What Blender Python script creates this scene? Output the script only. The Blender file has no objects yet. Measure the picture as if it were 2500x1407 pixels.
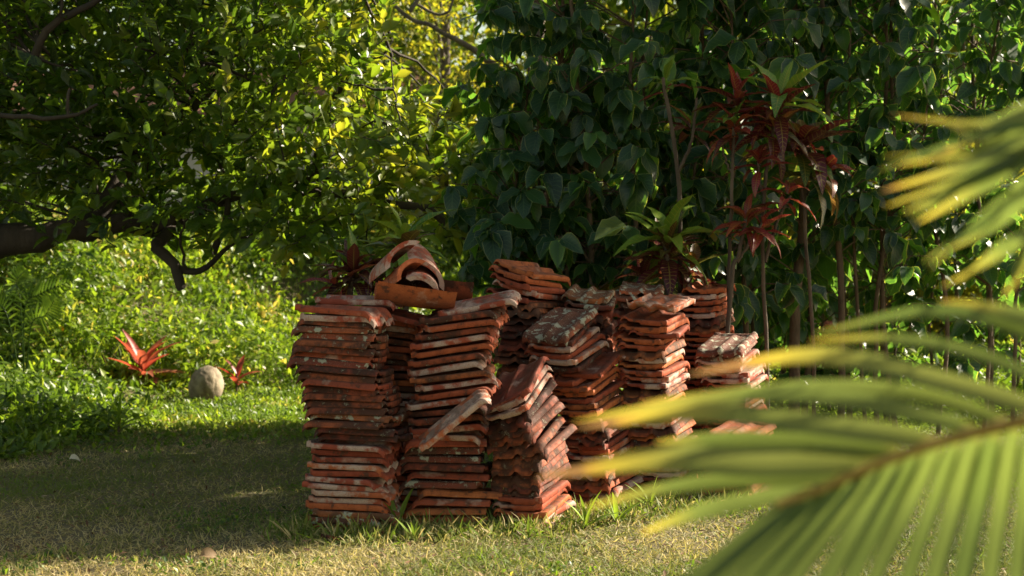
import bpy, math, random
import numpy as np
from mathutils import Vector, Matrix

random.seed(11)
rng = np.random.default_rng(11)
SC = bpy.context.scene
COL = SC.collection
R = math.radians

# ------------------------------------------------------------------ camera
CAM_Z, FPX, HOR = 1.22, 3472.0, 680.0
cd = bpy.data.cameras.new('camera'); cam = bpy.data.objects.new('camera', cd); COL.objects.link(cam)
cam.location = (0, 0, CAM_Z)
cam.rotation_euler = (R(90 - 0.388), 0, 0)
cd.lens = 50; cd.sensor_width = 36; cd.clip_start = 0.05; cd.clip_end = 500
cd.dof.use_dof = True; cd.dof.focus_distance = 7.3; cd.dof.aperture_fstop = 3.2
SC.camera = cam

# ------------------------------------------------------------------ sky and sun
SUN_EL, SUN_AZ = 33.0, 66.0            # azimuth from +Y (away from the camera) towards +X
w = bpy.data.worlds.new('World'); SC.world = w; w.use_nodes = True
nt = w.node_tree
sky = nt.nodes.new('ShaderNodeTexSky'); sky.sky_type = 'NISHITA'; sky.sun_disc = False
sky.sun_elevation = R(SUN_EL); sky.sun_rotation = R(SUN_AZ)
bg = nt.nodes['Background']; bg.inputs['Strength'].default_value = 0.062
warm = nt.nodes.new('ShaderNodeMix'); warm.data_type = 'RGBA'; warm.blend_type = 'MULTIPLY'; warm.inputs[0].default_value = 1.0
warm.inputs[7].default_value = (1.22, 1.0, 0.66, 1)          # warm tint added to the sky light in place of white balance
nt.links.new(sky.outputs[0], warm.inputs[6]); nt.links.new(warm.outputs[2], bg.inputs['Color'])
sd = bpy.data.lights.new('sun', 'SUN'); sd.energy = 5.0; sd.angle = R(0.5); sd.color = (1.0, 0.88, 0.68)
sun = bpy.data.objects.new('sun', sd); COL.objects.link(sun)
S = Vector((math.sin(R(SUN_AZ)) * math.cos(R(SUN_EL)), math.cos(R(SUN_AZ)) * math.cos(R(SUN_EL)), math.sin(R(SUN_EL))))
sun.rotation_euler = S.to_track_quat('Z', 'Y').to_euler()
SC.view_settings.view_transform = 'Standard'
SC.view_settings.look = 'None'
SC.view_settings.exposure = 1.75
SC.view_settings.gamma = 1.0
SC.cycles.max_bounces = 8
SC.cycles.transmission_bounces = 6
SC.cycles.use_adaptive_sampling = True
SC.cycles.use_denoising = True

# ------------------------------------------------------------------ helpers
def P(px, py, D):
    """point at depth D that stands at photo pixel (px, py)"""
    return np.array([(px - 1250.0) / FPX * D, D, CAM_Z - (py - HOR) / FPX * D])

def tag(o, label, cat, group=None):
    o['label'] = label; o['category'] = cat; o['kind'] = 'thing'
    if group: o['group'] = group
    return o

def thing(name, label, cat, loc, group=None):
    o = bpy.data.objects.new(name, None); COL.objects.link(o)
    o.location = [float(v) for v in loc]; o.empty_display_size = .1
    return tag(o, label, cat, group)

def nrm(a):
    return a / np.maximum(np.linalg.norm(a, axis=-1, keepdims=True), 1e-9)

class Geo:
    """collects quads and builds ONE mesh object"""
    def __init__(s): s.V = []; s.F = []; s.A = []; s.M = []; s.n = 0
    def add(s, V, F, A=None, m=0):
        V = np.asarray(V, float).reshape(-1, 3); F = np.asarray(F, int).reshape(-1, 4)
        s.V.append(V); s.F.append(F + s.n); s.n += len(V)
        s.A.append(np.zeros((len(V), 3)) if A is None else np.asarray(A, float).reshape(-1, 3))
        s.M.append(np.full(len(F), m))
        return s
    def build(s, name, mats, parent=None, smooth=True):
        V = np.concatenate(s.V); F = np.concatenate(s.F); A = np.concatenate(s.A); M = np.concatenate(s.M)
        if parent is not None: V = V - np.array(parent.matrix_basis.translation if parent.parent is None else WORLD[parent.name])
        me = bpy.data.meshes.new(name)
        me.vertices.add(len(V)); me.vertices.foreach_set('co', V.astype(np.float32).ravel())
        me.loops.add(F.size); me.loops.foreach_set('vertex_index', F.astype(np.int32).ravel())
        me.polygons.add(len(F)); me.polygons.foreach_set('loop_start', np.arange(0, F.size, 4, dtype=np.int32))
        me.polygons.foreach_set('use_smooth', np.full(len(F), smooth))
        mats = mats if isinstance(mats, (list, tuple)) else [mats]
        for m in mats: me.materials.append(m)
        me.polygons.foreach_set('material_index', M.astype(np.int32))
        at = me.attributes.new('leaf', 'FLOAT_VECTOR', 'POINT'); at.data.foreach_set('vector', A.astype(np.float32).ravel())
        me.update(); me.validate()
        o = bpy.data.objects.new(name, me); COL.objects.link(o)
        if parent is not None: o.parent = parent
        return o
WORLD = {}

def tube(pts, rad, k=8):
    pts = np.asarray(pts, float); n = len(pts); rad = np.broadcast_to(np.asarray(rad, float), (n,))
    t = nrm(np.gradient(pts, axis=0))
    up = np.array([0, 0, 1.]) if abs(t[0][2]) < .9 else np.array([1., 0, 0])
    V = []
    a = np.linspace(0, 2 * math.pi, k, endpoint=False)
    for i in range(n):
        b = np.cross(t[i], up); b /= max(np.linalg.norm(b), 1e-6); c = np.cross(b, t[i]); up = c
        V.append(pts[i] + rad[i] * (np.cos(a)[:, None] * b + np.sin(a)[:, None] * c))
    V = np.concatenate(V); F = []
    for i in range(n - 1):
        for j in range(k):
            F.append((i * k + j, i * k + (j + 1) % k, (i + 1) * k + (j + 1) % k, (i + 1) * k + j))
    return V, np.array(F)

def curve(pts, n=12, wob=0.0):
    """Catmull-Rom through pts"""
    p = [np.asarray(q, float) for q in pts]; p = [2 * p[0] - p[1]] + p + [2 * p[-1] - p[-2]]
    out = []; segs = len(p) - 3; per = max(2, n // segs)
    for i in range(segs):
        for k in range(per):
            t = k / per
            a, b, c, d = p[i:i + 4]
            out.append(.5 * ((2 * b) + (c - a) * t + (2 * a - 5 * b + 4 * c - d) * t * t + (3 * b - a - 3 * c + d) * t ** 3))
    out.append(p[-2]); out = np.array(out)
    if wob: out[1:-1] += rng.normal(0, wob, (len(out) - 2, 3))
    return out

def template(ns, shape):
    y = np.linspace(0, 1, ns + 1)
    wd = {'ovate': lambda y: np.sin(math.pi * np.clip(y, 0, 1) ** .85) ** .8 * .98 + .02,
          'lance': lambda y: np.sin(math.pi * np.clip(y * .97 + .03, 0, 1) ** .8) ** .9 * .97 + .03,
          'blade': lambda y: (1 - y) ** .7 * .95 + .05,
          'strap': lambda y: np.minimum(1, np.minimum(y * 6 + .25, (1 - y) * 2.2 + .04))}[shape](y)
    V = []; A = []
    for i in range(ns + 1):
        for sx in (-1, 0, 1):
            V.append((sx * wd[i], y[i], abs(sx) * wd[i])); A.append((sx, y[i]))
    F = []
    for i in range(ns):
        for j in range(2): F.append((i * 3 + j, i * 3 + j + 1, i * 3 + j + 4, i * 3 + j + 3))
    return np.array(V), np.array(F), np.array(A)

def blade_template(ns):
    y = np.linspace(0, 1, ns + 1); V = []; A = []
    for i in range(ns + 1):
        ww = (1 - y[i]) ** .6 * .92 + .08
        for sx in (-1, 1): V.append((sx * ww, y[i], 0)); A.append((sx, y[i]))
    F = [(i * 2, i * 2 + 1, i * 2 + 3, i * 2 + 2) for i in range(ns)]
    return np.array(V), np.array(F), np.array(A)

OV4, OV3, OV2 = template(5, 'ovate'), template(3, 'ovate'), template(2, 'ovate')
LAN, STRAP = template(7, 'lance'), template(8, 'strap')
BL2, BL3 = blade_template(2), blade_template(3)

def leaves(g, Pt, T, N, L, W, bend=.3, fold=.15, rnd=None, tm=OV3, m=0, wave=0.0):
    Pt = np.asarray(Pt, float); n = len(Pt)
    T = nrm(np.asarray(T, float)); N = np.asarray(N, float)
    N = nrm(N - (N * T).sum(1, keepdims=True) * T); B = np.cross(T, N)
    L = np.broadcast_to(L, (n,))[:, None]; W = np.broadcast_to(W, (n,))[:, None]
    a = np.broadcast_to(bend, (n,))[:, None] + 1e-4; fo = np.broadcast_to(fold, (n,))[:, None]
    V, F, UV = tm; x = V[None, :, 0]; y = V[None, :, 1]; ax = V[None, :, 2]
    fwd = L * np.sin(a * y) / a; dn = L * (1 - np.cos(a * y)) / a
    lift = fo * ax * W - dn
    if wave: lift = lift + wave * W * np.sin(y * 13 + x * 2 + rng.uniform(0, 6, (n, 1))) * ax
    pos = Pt[:, None] + T[:, None] * fwd[..., None] + B[:, None] * (x * W / 2)[..., None] + N[:, None] * lift[..., None]
    if rnd is None: rnd = rng.random(n)
    A = np.empty((n, len(V), 3)); A[:, :, :2] = UV[None]; A[:, :, 2] = np.broadcast_to(rnd, (n,))[:, None]
    FF = F[None] + (np.arange(n) * len(V))[:, None, None]
    g.add(pos, FF, A, m)

def rdir(n):
    return nrm(rng.normal(size=(n, 3)))

def snoise(x, y, s=1.0, seed=0):
    r = np.random.default_rng(seed); v = 0
    for f, a in ((1, 1), (2.1, .6), (4.3, .4), (8.7, .25)):
        for _ in range(3):
            th = r.uniform(0, 6.28); ph = r.uniform(0, 6.28)
            v = v + a * np.sin((x * math.cos(th) + y * math.sin(th)) * f * s * 2 + ph)
    return v / 3.5

# ------------------------------------------------------------------ materials
def newmat(name):
    m = bpy.data.materials.new(name); m.use_nodes = True
    t = m.node_tree; return m, t, t.nodes['Principled BSDF'], t.nodes['Material Output']

def nd(t, kind, **kw):
    n = t.nodes.new(kind)
    for k, v in kw.items():
        if k.startswith('i_'): n.inputs[k[2:].replace('_', ' ')].default_value = v
        else: setattr(n, k, v)
    return n

def ramp(t, stops, src, interp='LINEAR'):
    r = t.nodes.new('ShaderNodeValToRGB'); r.color_ramp.interpolation = interp
    el = r.color_ramp.elements
    while len(el) < len(stops): el.new(.5)
    for e, (p, c) in zip(el, stops):
        e.position = p; e.color = (*c, 1) if len(c) == 3 else (c[0], c[0], c[0], 1)
    t.links.new(src, r.inputs[0]); return r.outputs[0]

def mix(t, fac, a, b, mode='MIX'):
    n = t.nodes.new('ShaderNodeMix'); n.data_type = 'RGBA'; n.blend_type = mode
    if isinstance(fac, (int, float)): n.inputs[0].default_value = fac
    else: t.links.new(fac, n.inputs[0])
    for s, i in ((a, 6), (b, 7)):
        if isinstance(s, tuple): n.inputs[i].default_value = (*s, 1)
        else: t.links.new(s, n.inputs[i])
    return n.outputs[2]

def math_(t, op, a, b=None, clamp=False):
    n = t.nodes.new('ShaderNodeMath'); n.operation = op; n.use_clamp = clamp
    for i, s in enumerate((a, b)):
        if s is None: continue
        if isinstance(s, (int, float)): n.inputs[i].default_value = s
        else: t.links.new(s, n.inputs[i])
    return n.outputs[0]

def leafmat(name, cols, tint, rough=.42, tr=.38, vein=None, edge=None, tipcols=None, spec=.45):
    m, t, bs, out = newmat(name)
    at = nd(t, 'ShaderNodeAttribute', attribute_name='leaf')
    sp = t.nodes.new('ShaderNodeSeparateXYZ'); t.links.new(at.outputs['Vector'], sp.inputs[0])
    u, v, r = sp.outputs
    c = ramp(t, cols, r)
    # blotchy variation inside a leaf
    tc = t.nodes.new('ShaderNodeTexCoord')
    nz = nd(t, 'ShaderNodeTexNoise'); nz.inputs['Scale'].default_value = 14; t.links.new(tc.outputs['Object'], nz.inputs['Vector'])
    c = mix(t, math_(t, 'MULTIPLY', nz.outputs[0], .5), c, mix(t, 1.0, c, (.55, .6, .5), 'MULTIPLY'))
    au = math_(t, 'ABSOLUTE', u)
    if tipcols:
        vs = math_(t, 'MULTIPLY', v, math_(t, 'ADD', 1.0, math_(t, 'MULTIPLY', math_(t, 'SUBTRACT', r, .62), .42)))
        c = mix(t, ramp(t, tipcols[0], vs), c, ramp(t, tipcols[1], vs))
    if vein:
        col, cnt, slant, strength = vein
        mid = math_(t, 'LESS_THAN', au, .07)
        pp = math_(t, 'PINGPONG', math_(t, 'SUBTRACT', math_(t, 'MULTIPLY', v, cnt), math_(t, 'MULTIPLY', au, slant)), .5)
        side = math_(t, 'LESS_THAN', pp, .09)
        side = math_(t, 'MULTIPLY', side, math_(t, 'LESS_THAN', au, .86))
        msk = math_(t, 'MULTIPLY', math_(t, 'MAXIMUM', mid, math_(t, 'MULTIPLY', side, .8)), strength)
        c = mix(t, msk, c, col)
    if edge:
        c = mix(t, math_(t, 'MULTIPLY', math_(t, 'GREATER_THAN', au, .93), .7), c, edge)
    t.links.new(c, bs.inputs['Base Color']); bs.inputs['Roughness'].default_value = rough
    bs.inputs['Specular IOR Level'].default_value = spec
    tl = t.nodes.new('ShaderNodeBsdfTranslucent')
    t.links.new(mix(t, 1.0, c, tint, 'MULTIPLY'), tl.inputs['Color'])
    mx = t.nodes.new('ShaderNodeMixShader'); mx.inputs[0].default_value = tr
    t.links.new(bs.outputs[0], mx.inputs[1]); t.links.new(tl.outputs[0], mx.inputs[2])
    t.links.new(mx.outputs[0], out.inputs['Surface'])
    return m

M_CIT = leafmat('citrus_leaf', [(0, (.020, .045, .008)), (.35, (.042, .085, .013)), (.7, (.085, .13, .018)), (.92, (.14, .165, .024)), (1, (.17, .175, .035))],
                (4.2, 3.8, 1.2), rough=.36, tr=.45, vein=((.10, .15, .03), 5, .8, .35))
M_HEDGE = leafmat('broad_leaf', [(0, (.013, .034, .021)), (.5, (.024, .058, .032)), (.85, (.036, .088, .034)), (.95, (.07, .14, .03)), (1, (.20, .10, .03))],
                  (8.0, 7.6, 1.4), rough=.36, tr=.36, spec=.42, vein=((.045, .09, .045), 8, 2.2, .6), edge=(.16, .18, .10))
M_CROT = leafmat('croton_leaf', [(0, (.035, .007, .012)), (.25, (.10, .011, .02)), (.42, (.18, .016, .026)), (.55, (.20, .045, .025)), (.7, (.05, .06, .02)), (.85, (.06, .14, .02)), (1, (.16, .26, .03))],
                 (2.2, 2.0, 1.4), rough=.35, tr=.3, vein=((.36, .30, .06), 13, 1.2, .42))
M_TI = leafmat('ti_leaf', [(0, (.12, .03, .02)), (.3, (.24, .025, .022)), (.65, (.35, .06, .04)), (1, (.42, .16, .09))], (1.9, 1.3, 1.1), rough=.4, tr=.4)
M_WEED = leafmat('weed_leaf', [(0, (.03, .065, .010)), (.4, (.085, .145, .018)), (.75, (.17, .24, .028)), (.95, (.28, .31, .05)), (1, (.40, .32, .12))],
                 (2.3, 2.3, .95), rough=.4, tr=.46)
M_FAR = leafmat('far_leaf', [(0, (.03, .06, .012)), (.5, (.08, .13, .022)), (1, (.22, .21, .035))], (3.6, 3.2, 1.0), rough=.5, tr=.48)
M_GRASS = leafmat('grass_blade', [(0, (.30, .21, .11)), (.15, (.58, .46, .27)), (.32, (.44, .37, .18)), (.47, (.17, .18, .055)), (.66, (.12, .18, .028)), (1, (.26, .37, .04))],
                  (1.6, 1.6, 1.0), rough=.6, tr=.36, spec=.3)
M_PALM = leafmat('palm_leaflet', [(0, (.075, .115, .038)), (.5, (.10, .14, .048)), (1, (.135, .165, .06))], (2.5, 2.3, 1.3), rough=.42, tr=.4,
                 tipcols=([(0, (0.2,)), (.06, (0.,)), (.62, (0.,)), (.90, (.8,)), (1, (1.,))],
                          [(0, (.33, .21, .05)), (.3, (.2, .2, .04)), (.6, (.24, .23, .06)), (.90, (.36, .31, .055)), (.97, (.33, .22, .06)), (1, (.20, .12, .07))]))
M_LITTER = leafmat('dry_leaf', [(0, (.10, .05, .025)), (.5, (.22, .12, .06)), (.85, (.34, .24, .14)), (1, (.5, .42, .3))], (1.3, 1.2, 1.0), rough=.7, tr=.15)
M_PALELEAF = leafmat('pale_dry_leaf', [(0, (.7, .62, .5)), (1, (.75, .68, .55))], (1, 1, 1), rough=.7, tr=.2)
M_FLOWER = leafmat('orange_petal', [(0, (.75, .28, .02)), (1, (.85, .42, .03))], (1.2, 1.2, 1), rough=.6, tr=.3)

def barkmat(name, a, b, sc=9):
    m, t, bs, out = newmat(name)
    tc = t.nodes.new('ShaderNodeTexCoord')
    mp = nd(t, 'ShaderNodeMapping'); mp.inputs['Scale'].default_value = (1, 1, .35); t.links.new(tc.outputs['Object'], mp.inputs[0])
    n1 = nd(t, 'ShaderNodeTexNoise'); n1.inputs['Scale'].default_value = sc; n1.inputs['Detail'].default_value = 8; t.links.new(mp.outputs[0], n1.inputs['Vector'])
    n2 = nd(t, 'ShaderNodeTexNoise'); n2.inputs['Scale'].default_value = sc * 6; n2.inputs['Detail'].default_value = 5; t.links.new(mp.outputs[0], n2.inputs['Vector'])
    c = ramp(t, [(.3, a), (.7, b)], n1.outputs[0])
    c = mix(t, math_(t, 'MULTIPLY', n2.outputs[0], .6), c, mix(t, 1.0, c, (.45, .45, .45), 'MULTIPLY'))
    t.links.new(c, bs.inputs['Base Color']); bs.inputs['Roughness'].default_value = .9
    bp = nd(t, 'ShaderNodeBump'); bp.inputs['Strength'].default_value = .7; bp.inputs['Distance'].default_value = .02
    t.links.new(n2.outputs[0], bp.inputs['Height']); t.links.new(bp.outputs[0], bs.inputs['Normal'])
    return m
M_BARK = barkmat('grey_bark', (.07, .055, .04), (.18, .145, .11))
M_BARKDARK = barkmat('dark_bark', (.022, .017, .012), (.06, .045, .032), 5)
M_STEM = barkmat('brown_stem', (.075, .048, .03), (.19, .13, .085), 14)
M_CSTEM = barkmat('croton_stem', (.05, .035, .025), (.13, .095, .065), 14)
M_RACHIS = barkmat('rachis', (.30, .19, .04), (.42, .29, .06), 10)

def tilemat(name, kind):
    m, t, bs, out = newmat(name)
    tc = t.nodes.new('ShaderNodeTexCoord'); oi = t.nodes.new('ShaderNodeObjectInfo')
    off = nd(t, 'ShaderNodeVectorMath', operation='SCALE'); off.inputs[3].default_value = 37.0
    cb = t.nodes.new('ShaderNodeCombineXYZ')
    for i in range(3): t.links.new(oi.outputs['Random'], cb.inputs[i])
    t.links.new(cb.outputs[0], off.inputs[0])
    ad = nd(t, 'ShaderNodeVectorMath', operation='ADD'); t.links.new(tc.outputs['Object'], ad.inputs[0]); t.links.new(off.outputs[0], ad.inputs[1])
    def noise(s, d=6, r=.6):
        n = nd(t, 'ShaderNodeTexNoise'); n.inputs['Scale'].default_value = s; n.inputs['Detail'].default_value = d; n.inputs['Roughness'].default_value = r
        t.links.new(ad.outputs[0], n.inputs['Vector']); return n.outputs[0]
    n_big, n_mid, n_fine = noise(7), noise(22), noise(160, 4, .7)
    wn = nd(t, 'ShaderNodeTexWhiteNoise', noise_dimensions='1D'); t.links.new(math_(t, 'MULTIPLY', oi.outputs['Random'], 91.7), wn.inputs['W'])
    clay = ramp(t, [(0, (.23, .048, .030)), (.35, (.38, .086, .040)), (.7, (.47, .125, .045)), (1, (.52, .17, .055))], oi.outputs['Random'])
    clay = mix(t, ramp(t, [(.35, (0.,)), (.65, (.7,))], n_mid), clay, mix(t, 1.0, clay, (.62, .52, .5), 'MULTIPLY'))
    clay = mix(t, ramp(t, [(.3, (.45,)), (.6, (0.,))], n_fine), clay, mix(t, 1.0, clay, (.45, .4, .4), 'MULTIPLY'))
    sx = t.nodes.new('ShaderNodeSeparateXYZ'); t.links.new(tc.outputs['Normal'], sx.inputs[0])
    up = ramp(t, [(.35, (0.,)), (.75, (1.,))], math_(t, 'ABSOLUTE', sx.outputs[2]))
    dirt = (.030, .022, .017)
    sp = t.nodes.new('ShaderNodeSeparateXYZ'); t.links.new(tc.outputs['Object'], sp.inputs[0])
    rough = .8
    if kind == 'bloom':
        b = ramp(t, [(.44, (0.,)), (.56, (.85,))], math_(t, 'ADD', n_big, math_(t, 'MULTIPLY', math_(t, 'SUBTRACT', n_mid, .5), .5)))
        c = mix(t, .35, clay, (.30, .068, .046))
        c = mix(t, math_(t, 'MULTIPLY', b, ramp(t, [(.3, (.45,)), (.55, (1.,))], n_fine)), c, (.50, .40, .345))
        c = mix(t, math_(t, 'MULTIPLY', up, ramp(t, [(.4, (.1,)), (.6, (.75,))], n_mid)), c, (.10, .055, .04))
    elif kind == 'clean':
        clay = mix(t, ramp(t, [(.56, (0.,)), (.64, (.8,))], n_mid), clay, (.07, .042, .03))
        c = mix(t, math_(t, 'MULTIPLY', up, ramp(t, [(.38, (.15,)), (.6, (.8,))], n_big)), clay, (.12, .05, .035))
        c = mix(t, ramp(t, [(.60, (0.,)), (.70, (.6,))], n_big), c, (.46, .33, .27))
    elif kind == 'dark':
        d = ramp(t, [(.36, (.25,)), (.55, (.95,))], math_(t, 'ADD', n_big, math_(t, 'MULTIPLY', math_(t, 'SUBTRACT', n_mid, .5), .7)))
        d = math_(t, 'MAXIMUM', d, math_(t, 'MULTIPLY', up, .85))
        c = mix(t, math_(t, 'MULTIPLY', d, .9), clay, dirt)
        l = ramp(t, [(.60, (0.,)), (.66, (.7,))], n_mid)
        c = mix(t, math_(t, 'MULTIPLY', l, ramp(t, [(.45, (0.,)), (.6, (1.,))], n_fine)), c, (.34, .34, .27))
    else:  # lichen
        d = ramp(t, [(.38, (.1,)), (.6, (.8,))], n_big)
        c = mix(t, math_(t, 'MAXIMUM', d, math_(t, 'MULTIPLY', up, .75)), clay, (.05, .036, .026))
        l = ramp(t, [(.54, (0.,)), (.60, (.85,))], n_mid)
        c = mix(t, l, c, (.38, .39, .30))
        l2 = ramp(t, [(.60, (0.,)), (.68, (.8,))], n_fine)
        c = mix(t, math_(t, 'MULTIPLY', l2, up), c, (.55, .53, .45))
    t.links.new(c, bs.inputs['Base Color'])
    t.links.new(ramp(t, [(.3, (.62,)), (.7, (.9,))], n_mid), bs.inputs['Roughness'])
    bs.inputs['Specular IOR Level'].default_value = .22
    bp = nd(t, 'ShaderNodeBump'); bp.inputs['Strength'].default_value = .55; bp.inputs['Distance'].default_value = .004
    t.links.new(math_(t, 'ADD', n_fine, n_mid), bp.inputs['Height']); t.links.new(bp.outputs[0], bs.inputs['Normal'])
    return m
TM = {k: tilemat('clay_' + k, k) for k in ('clean', 'bloom', 'dark', 'lichen')}

def simple(name, a, b, sc, rough=.85, bump=.4):
    m, t, bs, out = newmat(name)
    tc = t.nodes.new('ShaderNodeTexCoord')
    n1 = nd(t, 'ShaderNodeTexNoise'); n1.inputs['Scale'].default_value = sc; n1.inputs['Detail'].default_value = 8; n1.inputs['Roughness'].default_value = .65
    t.links.new(tc.outputs['Object'], n1.inputs['Vector'])
    t.links.new(ramp(t, [(.33, a), (.67, b)], n1.outputs[0]), bs.inputs['Base Color']); bs.inputs['Roughness'].default_value = rough
    bp = nd(t, 'ShaderNodeBump'); bp.inputs['Strength'].default_value = bump; bp.inputs['Distance'].default_value = .02
    t.links.new(n1.outputs[0], bp.inputs['Height']); t.links.new(bp.outputs[0], bs.inputs['Normal'])
    return m
M_WALL = simple('plaster', (.42, .38, .33), (.52, .48, .42), 2.5, bump=.1)
M_TEAL = simple('teal_paint', (.20, .36, .40), (.26, .42, .46), 3, rough=.5, bump=.05)
M_ROOF = simple('roof_sheet', (.16, .07, .05), (.24, .11, .07), 3)
M_STONE = simple('stone', (.10, .072, .045), (.38, .31, .22), 6, bump=.9)
M_WHITESTONE = simple('pale_stone', (.5, .48, .44), (.7, .68, .64), 6)

def groundmat():
    m, t, bs, out = newmat('lawn_soil')
    g = nd(t, 'ShaderNodeNewGeometry')
    def noise(s, d=6):
        n = nd(t, 'ShaderNodeTexNoise'); n.inputs['Scale'].default_value = s; n.inputs['Detail'].default_value = d
        t.links.new(g.outputs['Position'], n.inputs['Vector']); return n.outputs[0]
    a, b, c3 = noise(1.6), noise(9), noise(70, 4)
    c = ramp(t, [(.3, (.13, .10, .05)), (.5, (.17, .14, .065)), (.7, (.09, .105, .032))], b)
    c = mix(t, math_(t, 'MULTIPLY', a, .5), c, (.21, .165, .09))
    c = mix(t, math_(t, 'MULTIPLY', c3, .8), c, mix(t, 1.0, c, (.4, .4, .4), 'MULTIPLY'))
    t.links.new(c, bs.inputs['Base Color']); bs.inputs['Roughness'].default_value = .95
    bp = nd(t, 'ShaderNodeBump'); bp.inputs['Strength'].default_value = 1; bp.inputs['Distance'].default_value = .03
    t.links.new(c3, bp.inputs['Height']); t.links.new(bp.outputs[0], bs.inputs['Normal'])
    return m

# ------------------------------------------------------------------ ground
def sstep(a, b, x):
    t = np.clip((x - a) / (b - a), 0, 1); return t * t * (3 - 2 * t)

def gz(x, y):
    x = np.asarray(x, float); y = np.asarray(y, float)
    lawn = .02 * snoise(x, y, .35, 3)
    y0 = 15.0 - 2.6 * sstep(-2.2, -5.0, x)
    bank = 1.75 * sstep(0, 6.5, y - y0) * (1 - .75 * sstep(-.2, 3.0, x))
    return lawn * sstep(3, 6, y) + bank

xs = np.concatenate([[-150, -60, -25, -14], np.linspace(-9, 9, 73), [14, 25, 60, 150]])
ys = np.concatenate([[-60, -20, -4, 0, 2, 4], np.linspace(5, 26, 85), [30, 40, 70, 180]])
gx, gy = np.meshgrid(xs, ys); gzv = gz(gx, gy)
nx = len(xs); idx = np.arange(len(ys) * nx).reshape(len(ys), nx)
q = np.stack([idx[:-1, :-1], idx[:-1, 1:], idx[1:, 1:], idx[1:, :-1]], -1).reshape(-1, 4)
g = Geo(); g.add(np.stack([gx, gy, gzv], -1), q)
gr = g.build('ground', groundmat()); gr['kind'] = 'structure'

# ------------------------------------------------------------------ clay tiles
def tile_mesh(name, mat, seed):
    r = np.random.default_rng(seed)
    W, L, TH, SK = .272, .405, .012, .025
    hw, hl, e = W / 2, L / 2, .0035
    s = np.concatenate([[-hw, -hw + e], np.linspace(-hw + .007, -.088, 8), np.linspace(-.075, -.04, 2), np.linspace(-.033, .033, 9), np.linspace(.042, .088, 3), [.097, .104, hw - e, hw]])
    u = np.concatenate([[-hl, -hl + e, -hl + .01, -hl + .02, -hl + .03, -hl + .043], np.linspace(-hl + .07, hl - .05, 7), [hl - .030, hl - .022, hl - e, hl]])
    def top(x, y):
        z = 0.
        if x < -.085: z += math.sqrt(max(.0, .0235 ** 2 - (x + .1085) ** 2))
        fade = min(1, max(0, (hl - y - .02) / .05)); fade = fade * fade * (3 - 2 * fade)
        if abs(x) < .034: z += .0105 * (1 + math.cos(math.pi * x / .034)) * fade
        if x > .1: z += .006
        d = (y + hl) / .042
        if d < 1: z -= .028 * (1 - d) ** 2
        if y > hl - .026 and x > -.085: z += .009
        return z
    nS, nU = len(s), len(u); V = []; F = []
    zt = np.zeros((nU, nS)); jx = r.normal(0, .0012, nU); jy = r.normal(0, .0014, nS)
    chip = r.random() < .75; ca = (r.choice([-1, 1]), r.choice([-1, 1])); cs = r.uniform(.015, .06)
    top_id = np.zeros((nU, nS), int); bot_id = np.zeros((nU, nS), int)
    for i in range(nU):
        for j in range(nS):
            x, y = s[j], u[i]
            z = top(x, y) + .0012 * math.sin(x * 40 + seed) * math.cos(y * 25)
            if j in (0, nS - 1): z -= e
            if i in (0, nU - 1): z -= e
            zt[i, j] = z
            xx, yy = x + (jx[i] if abs(x) > hw - .006 else 0), y + (jy[j] if abs(y) > hl - .006 else 0)
            if chip:
                dd = (hw - ca[0] * xx) + (hl - ca[1] * yy)
                if dd < cs:
                    k = (cs - dd) / 2 + r.uniform(0, .002); xx -= ca[0] * k; yy -= ca[1] * k
            top_id[i, j] = len(V); V.append((xx, yy, z))
    for i in range(nU):
        for j in range(nS):
            x, y, z = V[top_id[i, j]]
            th = TH
            rim = max(0, 1 - (hw - s[j]) / .016) if s[j] > 0 else 0
            th = max(th, TH + (SK - TH + .004) * min(1, rim * 1.6))
            if u[i] < -hl + .012: th = max(th, TH + .003)
            if u[i] > hl - .028 and s[j] > -.085: th = max(th, .031 if s[j] > -.02 else .020)
            zb = z - th + (2 * e if (j in (0, nS - 1) or i in (0, nU - 1)) else 0)
            if s[j] < -.085 and s[j] > -hw + .004: zb = min(zb, z - TH)
            bot_id[i, j] = len(V); V.append((x, y, zb))
    for i in range(nU - 1):
        for j in range(nS - 1):
            F.append((top_id[i, j], top_id[i, j + 1], top_id[i + 1, j + 1], top_id[i + 1, j]))
            F.append((bot_id[i, j], bot_id[i + 1, j], bot_id[i + 1, j + 1], bot_id[i, j + 1]))
    ring = [(0, j) for j in range(nS)] + [(i, nS - 1) for i in range(1, nU)] + [(nU - 1, j) for j in range(nS - 2, -1, -1)] + [(i, 0) for i in range(nU - 2, 0, -1)]
    for k in range(len(ring)):
        a, b = ring[k], ring[(k + 1) % len(ring)]
        F.append((top_id[a], bot_id[a], bot_id[b], top_id[b]))
    me = bpy.data.meshes.new(name); me.from_pydata([(-a, b, c) for a, b, c in V], [], [tuple(int(q) for q in f)[::-1] for f in F])
    me.materials.append(mat)
    for p in me.polygons: p.use_smooth = True
    me.set_sharp_from_angle(angle=R(50)); me.update()
    return me

TILES = {k: [tile_mesh('roof_tile', TM[k], 10 * i + n) for n in range(4)] for i, k in enumerate(('clean', 'bloom', 'dark', 'lichen'))}

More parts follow.
